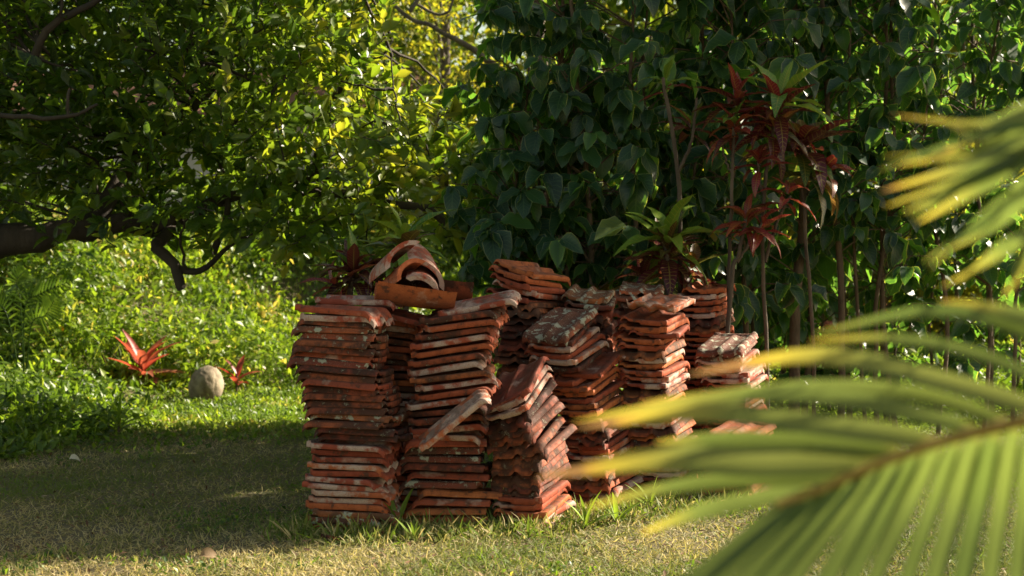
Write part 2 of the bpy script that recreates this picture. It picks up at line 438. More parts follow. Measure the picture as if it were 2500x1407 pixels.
def ridge_mesh(seed, mat, pw):
    """half round ridge cap with a pointed crown, axis along y"""
    r = np.random.default_rng(seed); V = []; F = []
    nA, nL = 15, 9; TH = .023 if pw > 2.25 else .05
    ids = {}
    for side in (0, 1):
        for i in range(nL):
            y = -.2 + .4 * i / (nL - 1); k = 1 - .12 * i / (nL - 1)
            for j in range(nA):
                a = -1 + 2 * j / (nA - 1)
                hwid = (.145 if pw > 2 else .122) * k - (TH * .8 if side else 0); ht = (.135 if pw > 2 else .155) * k - (TH * 1.1 if side else 0)
                x = hwid * (math.sin(a * math.pi / 2) * .3 + a * .7)
                z = ht * (1 - abs(a) ** pw * .98) 
                if side: z = max(z, 0.)
                end = .004 if i in (0, nL - 1) else 0
                ids[side, i, j] = len(V); V.append((x + r.normal(0, .0009), y + (end if i == 0 else -end) * side * 0 + r.normal(0, .0009), z - (0 if side else end)))
    for i in range(nL - 1):
        for j in range(nA - 1):
            F.append((ids[0, i, j], ids[0, i, j + 1], ids[0, i + 1, j + 1], ids[0, i + 1, j]))
            F.append((ids[1, i, j], ids[1, i + 1, j], ids[1, i + 1, j + 1], ids[1, i, j + 1]))
    for i in (0, nL - 1):
        for j in range(nA - 1): F.append((ids[0, i, j], ids[1, i, j], ids[1, i, j + 1], ids[0, i, j + 1]))
    for j in (0, nA - 1):
        for i in range(nL - 1): F.append((ids[0, i, j], ids[0, i + 1, j], ids[1, i + 1, j], ids[1, i, j]))
    me = bpy.data.meshes.new('ridge_tile'); me.from_pydata(V, [], F); me.materials.append(mat)
    for p in me.polygons: p.use_smooth = True
    me.set_sharp_from_angle(angle=R(45)); me.update(); return me

LOOK = {'clean': 'plain orange', 'bloom': 'white-bloomed red', 'dark': 'blackened', 'lichen': 'lichen-spotted'}
ONES = ['', 'first', 'second', 'third', 'fourth', 'fifth', 'sixth', 'seventh', 'eighth', 'ninth', 'tenth', 'eleventh', 'twelfth', 'thirteenth', 'fourteenth', 'fifteenth', 'sixteenth', 'seventeenth', 'eighteenth', 'nineteenth']
def ordinal(n):
    if n < 20: return ONES[n]
    tens, o = divmod(n, 10)
    return {2: 'twentieth', 3: 'thirtieth'}[tens] if o == 0 else {2: 'twenty-', 3: 'thirty-'}[tens] + ONES[o]

def place(me, loc, yaw, roll, pitch, name='roof_tile'):
    o = bpy.data.objects.new(name, me); COL.objects.link(o)
    M = Matrix.Rotation(R(roll), 4, 'Y') @ Matrix.Rotation(R(pitch), 4, 'X') @ Matrix.Rotation(R(yaw), 4, 'Z')
    M.translation = Vector([float(v) for v in loc]); o.matrix_world = M
    return o

def lerpkeys(keys, t):
    for a, b in zip(keys, keys[1:]):
        if t <= b[0]:
            f = (t - a[0]) / max(b[0] - a[0], 1e-6)
            return [a[i] + (b[i] - a[i]) * f for i in range(1, 5)]
    return list(keys[-1][1:5])

HID = Geo()
GROUP = 'clay roof tiles piled in the stacks'
# where, depth, photo height of the top, count, hidden count, keys (t, px, roll, pitch, yaw), sections (from t, long side in front, flip, materials)
STACKS = [
 ('the leftmost front stack', 7.03, 756, 33, 0,
  [(0, 866, 1, 0, -13), (.17, 860, 0, 0, -12), (.36, 868, 1, 1, -14), (.5, 878, 1, 1, -16), (.6, 862, 2, 2, -17), (.76, 828, 3, 2, -16), (.88, 834, 3, 1, -14), (1, 850, 3, 0, -17)],
  [(0, 1, 0, 'ccl'), (.12, 1, 0, 'bbc'), (.38, 1, 1, 'ddcdl'), (.94, 1, 0, 'cb')]),
 ('the second front stack from left', 7.17, 742, 26, 0,
  [(0, 1092, 1, 0, -5), (.3, 1090, 1, 1, -6), (.38, 1084, 0, 1, -5), (.42, 1092, -5, 2, -7), (.6, 1100, -9, 3, -6), (.85, 1118, -9, 3, -8), (.9, 1130, -9, 2, -8), (1, 1160, -11, 4, -10)],
  [(0, 1, 1, 'cclld'), (.4, 1, 0, 'bbdc'), (.9, 1, 0, 'cbd')]),
 ('the slumped front stack in the middle', 7.22, 935, 21, 0,
  [(0, 1302, -3, 6, -22), (.25, 1300, -5, 8, -24), (.5, 1290, -9, 10, -24), (.75, 1276, -17, 12, -26), (.9, 1262, -26, 14, -26), (1, 1254, -34, 14, -24)],
  [(0, 0, 1, 'cbc'), (.22, 0, 0, 'dddd'), (.86, 0, 1, 'ccb')]),
 ('the leaning stack right of the slumped one', 7.78, 805, 26, 0,
  [(0, 1482, -3, 6, -27), (.33, 1466, -4, 8, -28), (.55, 1440, -7, 10, -29), (.7, 1420, -9, 12, -30), (.85, 1395, -8, 15, -31), (1, 1368, -6, 19, -31)],
  [(0, 0, 0, 'cdbd'), (.25, 0, 1, 'cbc'), (.4, 0, 0, 'dc'), (.5, 0, 1, 'bdcc'), (.8, 0, 1, 'cdb')]),
 ('the tall stack under the sunlit tile', 7.98, 772, 29, 0,
  [(0, 1640, -2, 4, -22), (.3, 1620, -3, 5, -22), (.55, 1600, -4, 6, -22), (.8, 1592, -3, 7, -24), (1, 1590, 1, 8, -24)],
  [(0, 0, 1, 'cbd'), (.3, 0, 0, 'dc'), (.42, 0, 1, 'cbc'), (.56, 0, 0, 'dc'), (.64, 0, 1, 'cdcb'), (.8, 0, 0, 'd'), (.84, 0, 1, 'cc')]),
 ('the tall back stack at right end', 9.0, 702, 31, 16,
  [(0, 1715, -2, 3, -20), (.7, 1725, -3, 4, -20), (1, 1722, -4, 4, -24)], [(0, 0, 1, 'ccb'), (.6, 0, 1, 'cccb'), (.8, 0, 0, 'd'), (.84, 0, 1, 'ccb')]),
 ('the waist-high rightmost stack with sunlit ends', 8.5, 838, 23, 0,
  [(0, 1790, -3, 5, -24), (.8, 1788, -5, 8, -26), (1, 1775, -5, 10, -28)], [(0, 0, 1, 'cbd'), (.5, 0, 1, 'bcb'), (.93, 0, 0, 'l')]),
 ('the low stack behind the palm leaflets', 7.95, 1050, 11, 0,
  [(0, 1800, -2, 4, -26), (1, 1812, 2, 10, -28)], [(0, 0, 0, 'cbc')]),
 ('the back stack behind the leftmost one', 7.5, 775, 29, 14,
  [(0, 965, 1, 0, -10), (.6, 955, 2, 1, -10), (.85, 940, 4, 2, -9), (1, 948, 7, 2, -9)], [(0, 1, 0, 'cdb'), (.7, 1, 0, 'dcbd')]),
 ('the tallest back stack with tilted top', 8.17, 660, 34, 17,
  [(0, 1290, 0, 0, -15), (.75, 1290, 2, 2, -12), (.84, 1290, 5, 3, -18), (.86, 1293, 13, 4, -32), (1, 1296, 13, 6, -34)], [(0, 0, 0, 'dd'), (.6, 0, 0, 'dddc'), (.85, 0, 1, 'cccb')]),
 ('the back stack with lichened black top', 8.28, 718, 31, 17,
  [(0, 1445, 0, 2, -10), (.8, 1442, 2, 5, -10), (1, 1442, 5, 9, -8)], [(0, 0, 0, 'ddc'), (.95, 0, 1, 'l')]),
 ('the dark back stack under the croton', 8.65, 703, 32, 20,
  [(0, 1570, 0, 2, -12), (.8, 1568, 3, 4, -10), (1, 1566, 7, 6, -8)], [(0, 0, 0, 'dc'), (.93, 0, 0, 'ld')]),
]
KIND = {'c': 'clean', 'b': 'bloom', 'd': 'dark', 'l': 'lichen'}
for where, D, ytop, n, nhid, keys, secs in STACKS:
    X0 = (keys[0][1] - 1250) / FPX * D
    zb = float(gz(X0, D)) + .03
    zt = CAM_Z - (ytop - HOR) / FPX * D
    for i in range(n):
        t = i / (n - 1)
        px, roll, pitch, yaw = lerpkeys(keys, t)
        sec = [s_ for s_ in secs if t >= s_[0] - 1e-6][-1]
        k = KIND[random.choice(sec[3])]
        me = random.choice(TILES[k])
        x = (px - 1250) / FPX * D + random.gauss(0, .014); y = D + random.gauss(0, .014)
        z = zb + (zt - zb) * t + random.gauss(0, .0015)
        yw = yaw + random.gauss(0, 3.2) + (90 if sec[1] else 0) + (180 if sec[2] else 0)
        rl, pt = roll + random.gauss(0, 1.1), pitch + random.gauss(0, 1.0)
        if random.random() < .12: x += random.gauss(0, .025); yw += random.gauss(0, 5)
        if i < nhid:
            M = Matrix.Rotation(R(rl), 4, 'Y') @ Matrix.Rotation(R(pt), 4, 'X') @ Matrix.Rotation(R(yw), 4, 'Z'); M.translation = Vector((x, y, z))
            V = np.array([M @ v.co for v in me.vertices]); F = np.array([list(p.vertices) for p in me.polygons])
            HID.add(V, F, m=list(KIND.values()).index(k)); continue
        o = place(me, (x, y, z), yw, rl, pt)
        o.scale = (random.uniform(.95, 1.03), random.uniform(.95, 1.04), random.uniform(.9, 1.1))
        tag(o, f'{LOOK[k]} roof tile, {ordinal(n - i)} from top of {where}', 'roof tile', GROUP)
st = HID.build('stacked_tiles', [TM[k] for k in KIND.values()], smooth=False); st['kind'] = 'stuff'
st['label'] = 'lower courses of clay tiles in the hidden back stacks of the pile'; st['category'] = 'roof tiles'

def extra(k, px, py, D, yaw, roll, pitch, label):
    tag(place(TILES[k][1], P(px, py, D), yaw, roll, pitch), label, 'roof tile', GROUP)
extra('bloom', 1106, 1022, 6.86, 90, -39, 4, 'loose red roof tile leaning diagonally against the second front stack')
extra('bloom', 1614, 742, 7.93, 24, 184, -11, 'sunlit pinkish roof tile lying face up on the tall right-hand stack')
extra('clean', 985, 772, 7.32, 82, 13, 2, 'orange roof tile jutting out right from behind the leftmost stack top')
extra('bloom', 880, 733, 7.25, 84, 1, 0, 'red-brown roof tile lying flat just behind the leftmost stack top')
extra('lichen', 1368, 790, 7.78, -30, -6, 20, 'black lichen-crusted roof tile facing up on top of the leaning stack')

def ridge(px, py, D, yaw, roll, pitch, k, seed, label, sc=(1, 1, 1)):
    o = place(ridge_mesh(seed, TM[k], 2.3 if abs(roll) > 90 else 2.2), P(px, py, D), yaw, roll, pitch, 'ridge_tile'); o.scale = sc
    tag(o, label, 'ridge tile', 'half-round ridge tiles on top of the pile')
ridge(1016, 702, 7.20, 82, 188, 3, 'clean', 1, 'upturned half-round ridge tile lying lengthwise in front, atop the left of the pile', (.88, 1, .8))
ridge(1064, 684, 7.50, 88, 186, 4, 'dark', 2, 'upturned half-round ridge tile lying behind another one, atop the pile')  # dark clay paints in the shade on its hull
ridge(960, 645, 7.34, 24, -40, 4, 'bloom', 3, 'left one of two curved ridge tiles leaning together as the peak', (.85, .9, .46))
ridge(1031, 648, 7.38, 20, 44, 6, 'bloom', 4, 'right one of two curved ridge tiles leaning together as the peak', (.85, .9, .46))
ridge(978, 684, 7.26, 30, -36, 2, 'clean', 5, 'orange ridge tile piece tucked under the left side of the peak', (.68, .8, .46))
ridge(1030, 688, 7.27, 12, 34, 8, 'bloom', 6, 'ridge tile piece tucked under the right side of the peak', (.7, .8, .46))

# ------------------------------------------------------------------ left broad-crowned tree
loc = P(-420, 1060, 10.8); loc[2] = float(gz(loc[0], loc[1]))
tree = thing('citrus_tree', 'broad spreading tree with small glossy leaves, low dark limbs, left of the pile', 'tree', loc)
g = Geo()
g.add(*tube(curve([loc - [0, 0, .1], loc + [.05, 0, .7], loc + [.3, -.05, 1.3], P(-120, 622, 10.6), P(10, 585, 10.5), P(100, 582, 10.5), P(150, 564, 10.5), P(200, 556, 10.5), P(250, 545, 10.6)], 28, .008),
            np.interp(np.linspace(0, 1, 25), [0, .3, .62, .75, .84, .9, 1], [.24, .16, .105, .08, .088, .12, .08]), 14))
g.build('trunk', M_BARKDARK, tree)
g = Geo()
def limb(pts, r0, r1, k=8, n=14, wob=.006):
    c = curve(pts, n, wob); g.add(*tube(c, np.linspace(r0, r1, len(c)), k)); return c
limbs = []
limbs.append(limb([P(235, 560, 10.6), P(300, 545, 10.6), P(370, 560, 10.7), P(470, 520, 10.8), P(600, 470, 11), P(800, 430, 11.2)], .085, .03, 10))
limbs.append(limb([P(210, 560, 10.55), P(260, 500, 10.6), P(330, 380, 10.9), P(480, 250, 11.2), P(640, 60, 11.6), P(760, -200, 12)], .08, .03, 10))
limbs.append(limb([P(430, 555, 10.75), P(395, 585, 10.6), P(378, 605, 10.55), P(425, 645, 10.5), P(440, 690, 10.48), P(444, 705, 10.47)], .05, .035, 10))
limbs.append(limb([P(432, 655, 10.5), P(475, 668, 10.5), P(520, 640, 10.5), P(560, 600, 10.6), P(640, 560, 10.7)], .03, .012))
limbs.append(limb([P(-60, 290, 9.9), P(0, 280, 9.8), P(110, 292, 9.7), P(190, 280, 9.7), P(240, 255, 9.7)], .022, .010))
limbs.append(limb([P(60, 180, 10), P(115, 78, 9.9), P(170, 40, 9.9), P(245, -5, 9.9), P(330, -120, 10)], .03, .02))
limbs.append(limb([P(420, 160, 10.4), P(470, 158, 10.3), P(520, 155, 10.3), P(600, 190, 10.2), P(650, 240, 10.2)], .02, .006))
limbs.append(limb([P(640, 460, 11), P(800, 470, 10.8), P(900, 480, 10.5), P(960, 500, 10.4), P(1040, 510, 10.3), P(1110, 560, 10.3), P(1170, 610, 10.3)], .04, .022))
limbs.append(limb([P(760, 430, 11), P(790, 340, 10.9), P(820, 240, 11), P(830, 150, 11), P(850, 20, 11.1)], .045, .015))
limbs.append(limb([P(820, 250, 11), P(870, 150, 10.9), P(930, 140, 10.8), P(960, 90, 10.8)], .012, .005))
limbs.append(limb([P(985, 330, 10.2), P(965, 240, 10.2), P(955, 160, 10.2), P(960, 130, 10.2)], .008, .004))
limbs.append(limb([P(520, 620, 10.8), P(560, 500, 10.9), P(540, 380, 11), P(580, 250, 11.2)], .03, .012))
n = 3000
px = rng.uniform(-260, 1165, n); py = rng.uniform(-330, 640, n); dd = rng.uniform(9.7, 12.6, n)
low = np.interp(px, [-300, 0, 250, 420, 640, 760, 900, 1165], [470, 530, 540, 575, 590, 620, 610, 600])
gap = (px > 955 + .15 * py) & (py < 215 - (px - 960) * -.15)
wall = (px > 60) & (px < 150) & (py > 440)
keep = (py < low + rng.normal(0, 22, n)) & ~gap & ~(wall & (rng.random(n) < .8))
keep &= ~((px > 1000) & (rng.random(n) < .25))
px, py, dd = px[keep], py[keep], dd[keep]; n = len(px)
tips = np.stack([(px - 1250) / FPX * dd, dd, CAM_Z - (py - HOR) / FPX * dd], 1)
allc = np.concatenate(limbs)
ctr = np.array([-2.0, 11.0, 2.2])
tw = nrm(tips - ctr + rng.normal(0, .7, (n, 3)) + [0, -.4, .5])
tl = rng.uniform(.12, .28, n)
for i in range(n):
    b = tips[i] - tw[i] * tl[i]
    g.add(*tube(np.array([b, b * .5 + tips[i] * .5 + rng.normal(0, .01, 3), tips[i]]), [.0045, .0035, .002], 4))
for i in rng.choice(n, 130, replace=False):
    d = np.linalg.norm(allc - tips[i], axis=1); j = allc[np.argmin(d + rng.uniform(0, .3, len(d)))]
    c = curve([j, j * .55 + tips[i] * .45 + rng.normal(0, .06, 3) + [0, 0, .06], tips[i] - tw[i] * tl[i] * .5], 8, .012); g.add(*tube(c, np.linspace(.014, .005, len(c)), 5))
g.build('branches', M_BARKDARK, tree)
g = Geo()
k = 8
base = np.repeat(tips, k, 0); tdir = np.repeat(tw, k, 0); m_ = n * k
fr = np.tile(np.linspace(0, 1, k), n); base = base - tdir * (fr * np.repeat(tl, k))[:, None]
side = rdir(m_); side = nrm(side - (side * tdir).sum(1, keepdims=True) * tdir)
T = nrm(tdir * (1.0 - .5 * fr)[:, None] + side * (.5 + .6 * fr)[:, None] + [0, 0, -.08])
N = nrm(tdir * .8 - side * .3 + [0, -.15, .75] + rng.normal(0, .35, (m_, 3)))
L = rng.uniform(.10, .175, m_) * (1 - .15 * fr)
yel = np.repeat(np.clip(rng.normal(.40, .2, n) + .3 * np.clip((px - 480) / 400, 0, 1), 0, .97), k)  # yellower to the right: the crown's sunlit side put into leaf colour
leaves(g, base, T, N, L, L * rng.uniform(.42, .52, m_), bend=rng.uniform(-.1, .6, m_), fold=rng.uniform(.1, .35, m_), rnd=np.clip(yel + rng.normal(0, .1, m_), 0, 1), tm=OV3)
g.build('crown', M_CIT, tree)

# ------------------------------------------------------------------ hedge of slim trees on the right
def hedge_tree(px, D, r, zlo, ncl, label, lean=0, spread=.42, name='hedge_tree', ztop=3.7, bright=0.):
    b = np.array([(px - 1250) / FPX * D, D, 0]); b[2] = float(gz(b[0], b[1]))
    t = thing(name, label, 'tree', b, 'slim trees standing in the hedge row')
    ncl = int(ncl * (ztop - zlo) / 2.4)
    g = Geo(); top = b + [lean, rng.uniform(-.1, .1), ztop]
    c = curve([b - [0, 0, .08], b * .8 + top * .2 + rng.normal(0, .035, 3), b * .55 + top * .45 + rng.normal(0, .05, 3), b * .3 + top * .7 + rng.normal(0, .05, 3), top], 16, .005)
    g.add(*tube(c, np.linspace(r, r * .45, len(c)), 9)); 
    zz = rng.uniform(zlo, ztop + .15, ncl); f = (zz - c[0][2]) / (ztop + .08)
    q = np.stack([np.interp(f, np.linspace(0, 1, len(c)), c[:, i]) for i in range(3)], 1)
    a = rng.uniform(0, 2 * math.pi, ncl); rad = spread * np.sqrt(rng.random(ncl)) + .05
    out = np.stack([np.cos(a), np.sin(a) * .9, np.zeros(ncl)], 1)
    e = q + out * rad[:, None] + [0, 0, .12]
    for i in range(ncl):
        g.add(*tube(np.array([q[i] - [0, 0, .05], q[i] * .4 + e[i] * .6 + [0, 0, .05], e[i]]), [.006, .005, .003], 4))
    g.build('trunk', M_STEM, t)
    g = Geo(); k = 6; m_ = ncl * k
    E = np.repeat(e, k, 0); O = np.repeat(out, k, 0)
    az = np.repeat(a, k) + np.tile(np.linspace(-2.2, 2.2, k), ncl) + rng.normal(0, .25, m_)
    rdv = np.stack([np.cos(az), np.sin(az), np.zeros(m_)], 1)
    T = nrm(rdv * rng.uniform(.4, 1.0, m_)[:, None] + [0, 0, -1.] * rng.uniform(.15, 1.1, m_)[:, None])
    N = nrm(rdv * .7 + O * .4 + [0, -.35, .8] + rng.normal(0, .25, (m_, 3)))
    L = np.clip(rng.normal(.165, .05, m_), .06, .29)
    leaves(g, E + T * .025, T, N, L, L * rng.uniform(.5, .64, m_), bend=rng.uniform(-.2, 1.1, m_), fold=rng.uniform(.0, .5, m_),
           rnd=np.clip(rng.beta(2, 3, m_) * 1.05 + bright, 0, 1), tm=OV4, wave=.13)
    g.build('crown', M_HEDGE, t)
    return t
def fD(px): return 9.85 + max(0, (px - 1500)) / 1000 * 1.3
rows = [('front', [1265, 1320, 1385, 1450, 1530, 1612, 1690, 1770, 1850, 1936, 2052, 2118, 2142, 2192, 2290, 2400, 2475, 2560]),
        ('middle', [1270, 1350, 1440, 1545, 1640, 1735, 1835, 1960, 2075, 2170, 2290, 2420, 2530]),
        ('back', [1260, 1320, 1410, 1520, 1640, 1770, 1900, 2030, 2180, 2330, 2480])]
for ri, (rn, pxs) in enumerate(rows):
    for i, px in enumerate(pxs):
        D = fD(px) + ri * 1.15 + rng.uniform(-.15, .15)
        right = px > 1780
        zlo = (1.15 if ri == 0 else .7) if not right else (1.35 if ri == 0 else .35)
        ncl = int((58 if not right else 38) * (1, .9, .8)[ri])
        r = .045 if px == 1936 else rng.uniform(.013, .031)
        lab = ('thicker grey-brown hedge trunk beside the right end of the tile pile' if px == 1936 else
               f'slim big-leaved hedge tree, {ordinal(i + 1)} from the left in the {rn} row')
        hedge_tree(px, D, r, zlo, ncl, lab, lean=rng.uniform(-.22, .22), spread=.42 if px < 1330 else .5 if not right else .42, ztop=5.0 if ri == 0 and px > 1700 else 3.7 if ri == 0 or px > 1800 else 2.5 if px < 1500 else 3.0)

# ------------------------------------------------------------------ crotons
def rosette(g, c, axis, n, L, kinds, spread=(20, 105), wid=.245):
    """kinds: list of (share, rnd) from inner to outer"""
    axis = nrm(np.asarray(axis, float)); n = int(n * 1.0)
    u = nrm(np.cross(axis, [0.3, 1, .1])); v = np.cross(axis, u)
    i = np.arange(n); f = (i + .5) / n
    az = i * 2.39996 + rng.uniform(0, 6.28) + rng.normal(0, .2, n); el = np.radians(spread[0] + (spread[1] - spread[0]) * f + rng.normal(0, 13, n))
    rad = np.cos(az)[:, None] * u + np.sin(az)[:, None] * v
    T = np.cos(el)[:, None] * axis + np.sin(el)[:, None] * rad
    N = np.sin(el)[:, None] * axis - np.cos(el)[:, None] * rad
    LL = 1.3 * L * rng.uniform(.75, 1.1, n) * (0.75 + .35 * np.sin(f * 2.6))
    cum = np.cumsum([s for s, _ in kinds]); rn = np.array([kinds[min(np.searchsorted(cum, x), len(kinds) - 1)][1] for x in f]) + rng.normal(0, .05, n)
    leaves(g, c - axis * (f * .09)[:, None] + T * .012, T, N, LL, LL * wid * rng.uniform(.85, 1.2, n), bend=rng.uniform(.3, 1.5, n), fold=.22, rnd=np.clip(rn, 0, 1), tm=LAN, wave=.12)

def croton(label, D, base_px, stems, ros):
    D -= .12
    b = np.array([(base_px - 1250) / FPX * D, D, 0.]); b[2] = float(gz(b[0], D))
    t = thing('croton', label, 'croton', b, 'crotons around the tile pile')
    g = Geo()
    for pts, r0, r1 in stems:
        pp = [b - [0, 0, .05] if p == 'base' else P(p[0], p[1], D + (p[2] if len(p) > 2 else 0)) for p in pts]
        c = curve(pp, 12, .004); g.add(*tube(c, np.linspace(r0, r1, len(c)), 7))
    g.build('stem', M_CSTEM, t)
    g = Geo()
    for (x, y, dz, ax, n, L, kinds) in ros: rosette(g, P(x, y, D + dz), ax, n, L, kinds)
    g.build('foliage', M_CROT, t)
RED, DRED, LIME, BRZ, ORG, GRN = .40, .16, .97, .66, .53, .86
croton('tall croton with lime green top leaves over dark red ones', 9.05, 1880,
       [(['base', (1870, 800), (1862, 560), (1880, 360), (1905, 235)], .014, .010), ([(1868, 480), (1850, 440), (1852, 395)], .01, .008), ([(1868, 640), (1890, 560), (1930, 478)], .012, .008)],
       [(1906, 232, 0, (.05, -.15, 1), 9, .31, [(1, LIME)]), (1900, 258, 0, (0, -.1, 1), 18, .24, [(.5, RED), (1, DRED)]),
        (1852, 385, -.05, (-.1, -.3, 1), 10, .17, [(1, RED)]), (1925, 468, -.05, (.3, -.2, 1), 9, .17, [(1, RED)]), (1890, 310, .02, (.1, -.3, .4), 14, .24, [(.4, BRZ), (1, DRED)])])
croton('upright croton with slender crimson leaves on a bare pale stem', 9.0, 1770,
       [(['base', (1778, 760), (1782, 560), (1788, 420), (1792, 300)], .013, .010), ([(1786, 420), (1770, 390), (1760, 345)], .008, .006)],
       [(1795, 300, 0, (0, -.1, 1), 16, .21, [(.2, GRN), (.6, ORG), (1, DRED)]), (1800, 235, .1, (.1, 0, 1), 14, .2, [(.4, RED), (1, DRED)]), (1758, 342, 0, (-.2, -.2, 1), 6, .1, [(1, RED)])])
croton('sprawling dark croton with long drooping green and red leaves', 9.3, 1990,
       [(['base', (1985, 800), (1965, 560), (1955, 370)], .014, .010)],
       [(1955, 350, 0, (.1, -.1, 1), 26, .32, [(.2, BRZ), (.6, DRED), (.8, GRN), (1, RED)]), (2000, 420, 0, (.5, -.2, .5), 14, .28, [(.4, RED), (1, BRZ)])])
croton('small orange-red croton with pale flower head behind the right stacks', 8.9, 1760,
       [(['base', (1785, 700), (1805, 620), (1820, 535)], .016, .011), ([(1800, 640), (1840, 575), (1860, 545)], .009, .007)],
       [(1822, 530, 0, (-.1, -.25, 1), 15, .2, [(.5, ORG), (1, RED)]), (1862, 548, .05, (.3, -.2, .8), 11, .18, [(.6, RED), (1, ORG)])])
croton('bushy croton with bright green crown just above the back stacks', 9.1, 1640,
       [(['base', (1632, 760), (1628, 680), (1625, 590)], .022, .016)],
       [(1627, 575, 0, (0, -.15, 1), 14, .33, [(1, .98)]), (1630, 612, 0, (0, -.2, 1), 20, .25, [(.3, BRZ), (.7, DRED), (1, ORG)]), (1570, 670, .15, (-.3, -.1, .8), 14, .24, [(.5, DRED), (1, BRZ)]), (1690, 650, .1, (.3, -.1, .8), 12, .22, [(.5, BRZ), (1, DRED)])])
croton('shaded croton with yellow-green and pink leaves among the hedge leaves', 9.2, 1655,
       [(['base', (1660, 600), (1655, 420), (1635, 290), (1618, 190)], .018, .011), ([(1656, 420), (1690, 340), (1700, 240)], .012, .008)],
       [(1625, 195, .12, (-.1, -.3, 1), 8, .2, [(.7, .93), (1, RED)]), (1690, 300, .25, (.2, -.2, .8), 10, .18, [(.3, BRZ), (1, DRED)])])
croton('green croton with yellow-veined leaves behind the tent-like ridge tiles', 8.4, 990,
       [(['base', (990, 760), (988, 650), (986, 600)], .02, .014)],
       [(986, 578, 0, (0, -.12, 1), 12, .29, [(1, .96)]), (988, 615, 0, (0, -.1, 1), 16, .27, [(.4, BRZ), (1, .74)])])
croton('dark maroon croton behind the leftmost stack', 8.2, 855,
       [(['base', (855, 760), (858, 700), (862, 650)], .02, .014), ([(858, 700), (890, 660), (905, 630)], .012, .01)],
       [(862, 655, 0, (-.1, -.1, 1), 24, .22, [(.15, GRN), (.4, DRED), (.8, .08), (1, RED)]), (905, 640, .1, (.15, -.1, 1), 12, .2, [(.3, GRN), (1, DRED)]), (815, 690, -.05, (-.5, -.2, .6), 10, .18, [(1, RED)])])

# ------------------------------------------------------------------ lawn, weeds, bank
def visible_xy(n, d0, d1, power=1.0, margin=.35):
    y = d0 + (d1 - d0) * rng.random(n) ** power
    x = rng.uniform(-1, 1, n) * (.36 * y + margin)
    return x, y

def grass(name, n, d0, d1, power, Lr, Wr, bias, label=None):
    x, y = visible_xy(n, d0, d1, power); z = gz(x, y)
    p = snoise(x, y, .9, 5)
    T = nrm(np.stack([rng.normal(0, .75, n), rng.normal(0, .75, n), rng.uniform(.12, .9, n)], 1))
    N = rdir(n) * .8 + [0, -.1, .9]
    L = rng.uniform(*Lr, n) * (1 + .35 * np.clip(p, -1, 1)); W = rng.uniform(*Wr, n)
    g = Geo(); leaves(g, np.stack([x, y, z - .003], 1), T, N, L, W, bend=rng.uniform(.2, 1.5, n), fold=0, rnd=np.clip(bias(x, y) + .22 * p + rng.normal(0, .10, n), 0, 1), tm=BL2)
    o = g.build(name, M_GRASS); o['kind'] = 'stuff'
    return o
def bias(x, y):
    # straw front, greener bank; shaded band painted darker, sunlit left patch painted paler
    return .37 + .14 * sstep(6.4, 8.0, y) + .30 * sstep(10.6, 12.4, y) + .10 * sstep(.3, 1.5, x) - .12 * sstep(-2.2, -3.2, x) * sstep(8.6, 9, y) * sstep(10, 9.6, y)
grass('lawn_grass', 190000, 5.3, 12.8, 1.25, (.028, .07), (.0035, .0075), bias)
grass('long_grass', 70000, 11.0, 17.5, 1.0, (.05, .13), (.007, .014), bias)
# weeds close to the stack feet
n = 8500
ft = np.array([(750, 6.95), (880, 6.84), (1000, 6.9), (1100, 6.92), (1210, 6.98), (1310, 7.0), (1420, 7.3), (1520, 7.4), (1640, 7.6), (1780, 7.75)])
j = rng.integers(0, len(ft), n); fx = (ft[j, 0] + rng.normal(0, 45, n) - 1250) / FPX * ft[j, 1]; fy = ft[j, 1] + rng.normal(-.06, .10, n)
T = nrm(np.stack([rng.normal(0, .6, n), rng.normal(-.15, .6, n), rng.uniform(.3, 1.2, n)], 1))
L = rng.gamma(2.5, .017, n) + .018
g = Geo(); leaves(g, np.stack([fx, fy, gz(fx, fy)], 1), T, rdir(n) + [0, -.4, .6], L, rng.uniform(.004, .013, n), bend=rng.uniform(.2, 1.4, n), fold=.1, rnd=np.clip(rng.normal(.52, .18, n), 0, 1), tm=OV3)
o = g.build('edge_weeds', M_GRASS); o['kind'] = 'stuff'

# broken tile pieces lying at the feet of the stacks
def shard(px, py, D, sz, k, rz, label):
    c = P(px, py, D); c[2] = float(gz(c[0], c[1])) + .012
    a = np.sort(rng.uniform(0, 6.28, 7)); r_ = sz * rng.uniform(.6, 1.15, 7)
    ring = np.stack([np.cos(a) * r_, np.sin(a) * r_ * .7, 0 * a], 1); V = []; F = []
    for zz, sc in ((-.008, .95), (-.006, 1.), (.006, 1.), (.009, .93)):
        V += [(p_[0] * sc, p_[1] * sc, zz + .25 * sc * p_[0] ** 2 / sz) for p_ in ring]
    for l in range(3):
        for q_ in range(7): F.append((l * 7 + q_, l * 7 + (q_ + 1) % 7, l * 7 + 7 + (q_ + 1) % 7, l * 7 + 7 + q_))
    F.append(tuple(range(21, 28))); F.append(tuple(range(6, -1, -1)))
    me = bpy.data.meshes.new('tile_shard'); me.from_pydata(V, [], F); me.materials.append(TM[k]); me.update()
    tag(place(me, c, rz, rng.uniform(-12, 12), rng.uniform(-5, 20), 'tile_shard'), label, 'tile piece', 'broken tile pieces at the foot of the pile')
shard(1014, 1288, 6.93, .055, 'clean', 20, 'broken orange tile piece in the gap between the two leftmost stacks')
shard(812, 1312, 6.72, .075, 'dark', 70, 'broken dark tile piece in the weeds before the leftmost stack')
shard(915, 1306, 6.76, .05, 'clean', 150, 'small broken tile piece before the right foot of the leftmost stack')
shard(1345, 1288, 6.95, .08, 'bloom', 10, 'larger broken tile piece before the slumped middle stack')
shard(1160, 1298, 6.85, .045, 'lichen', 40, 'small lichened tile piece before the second front stack')

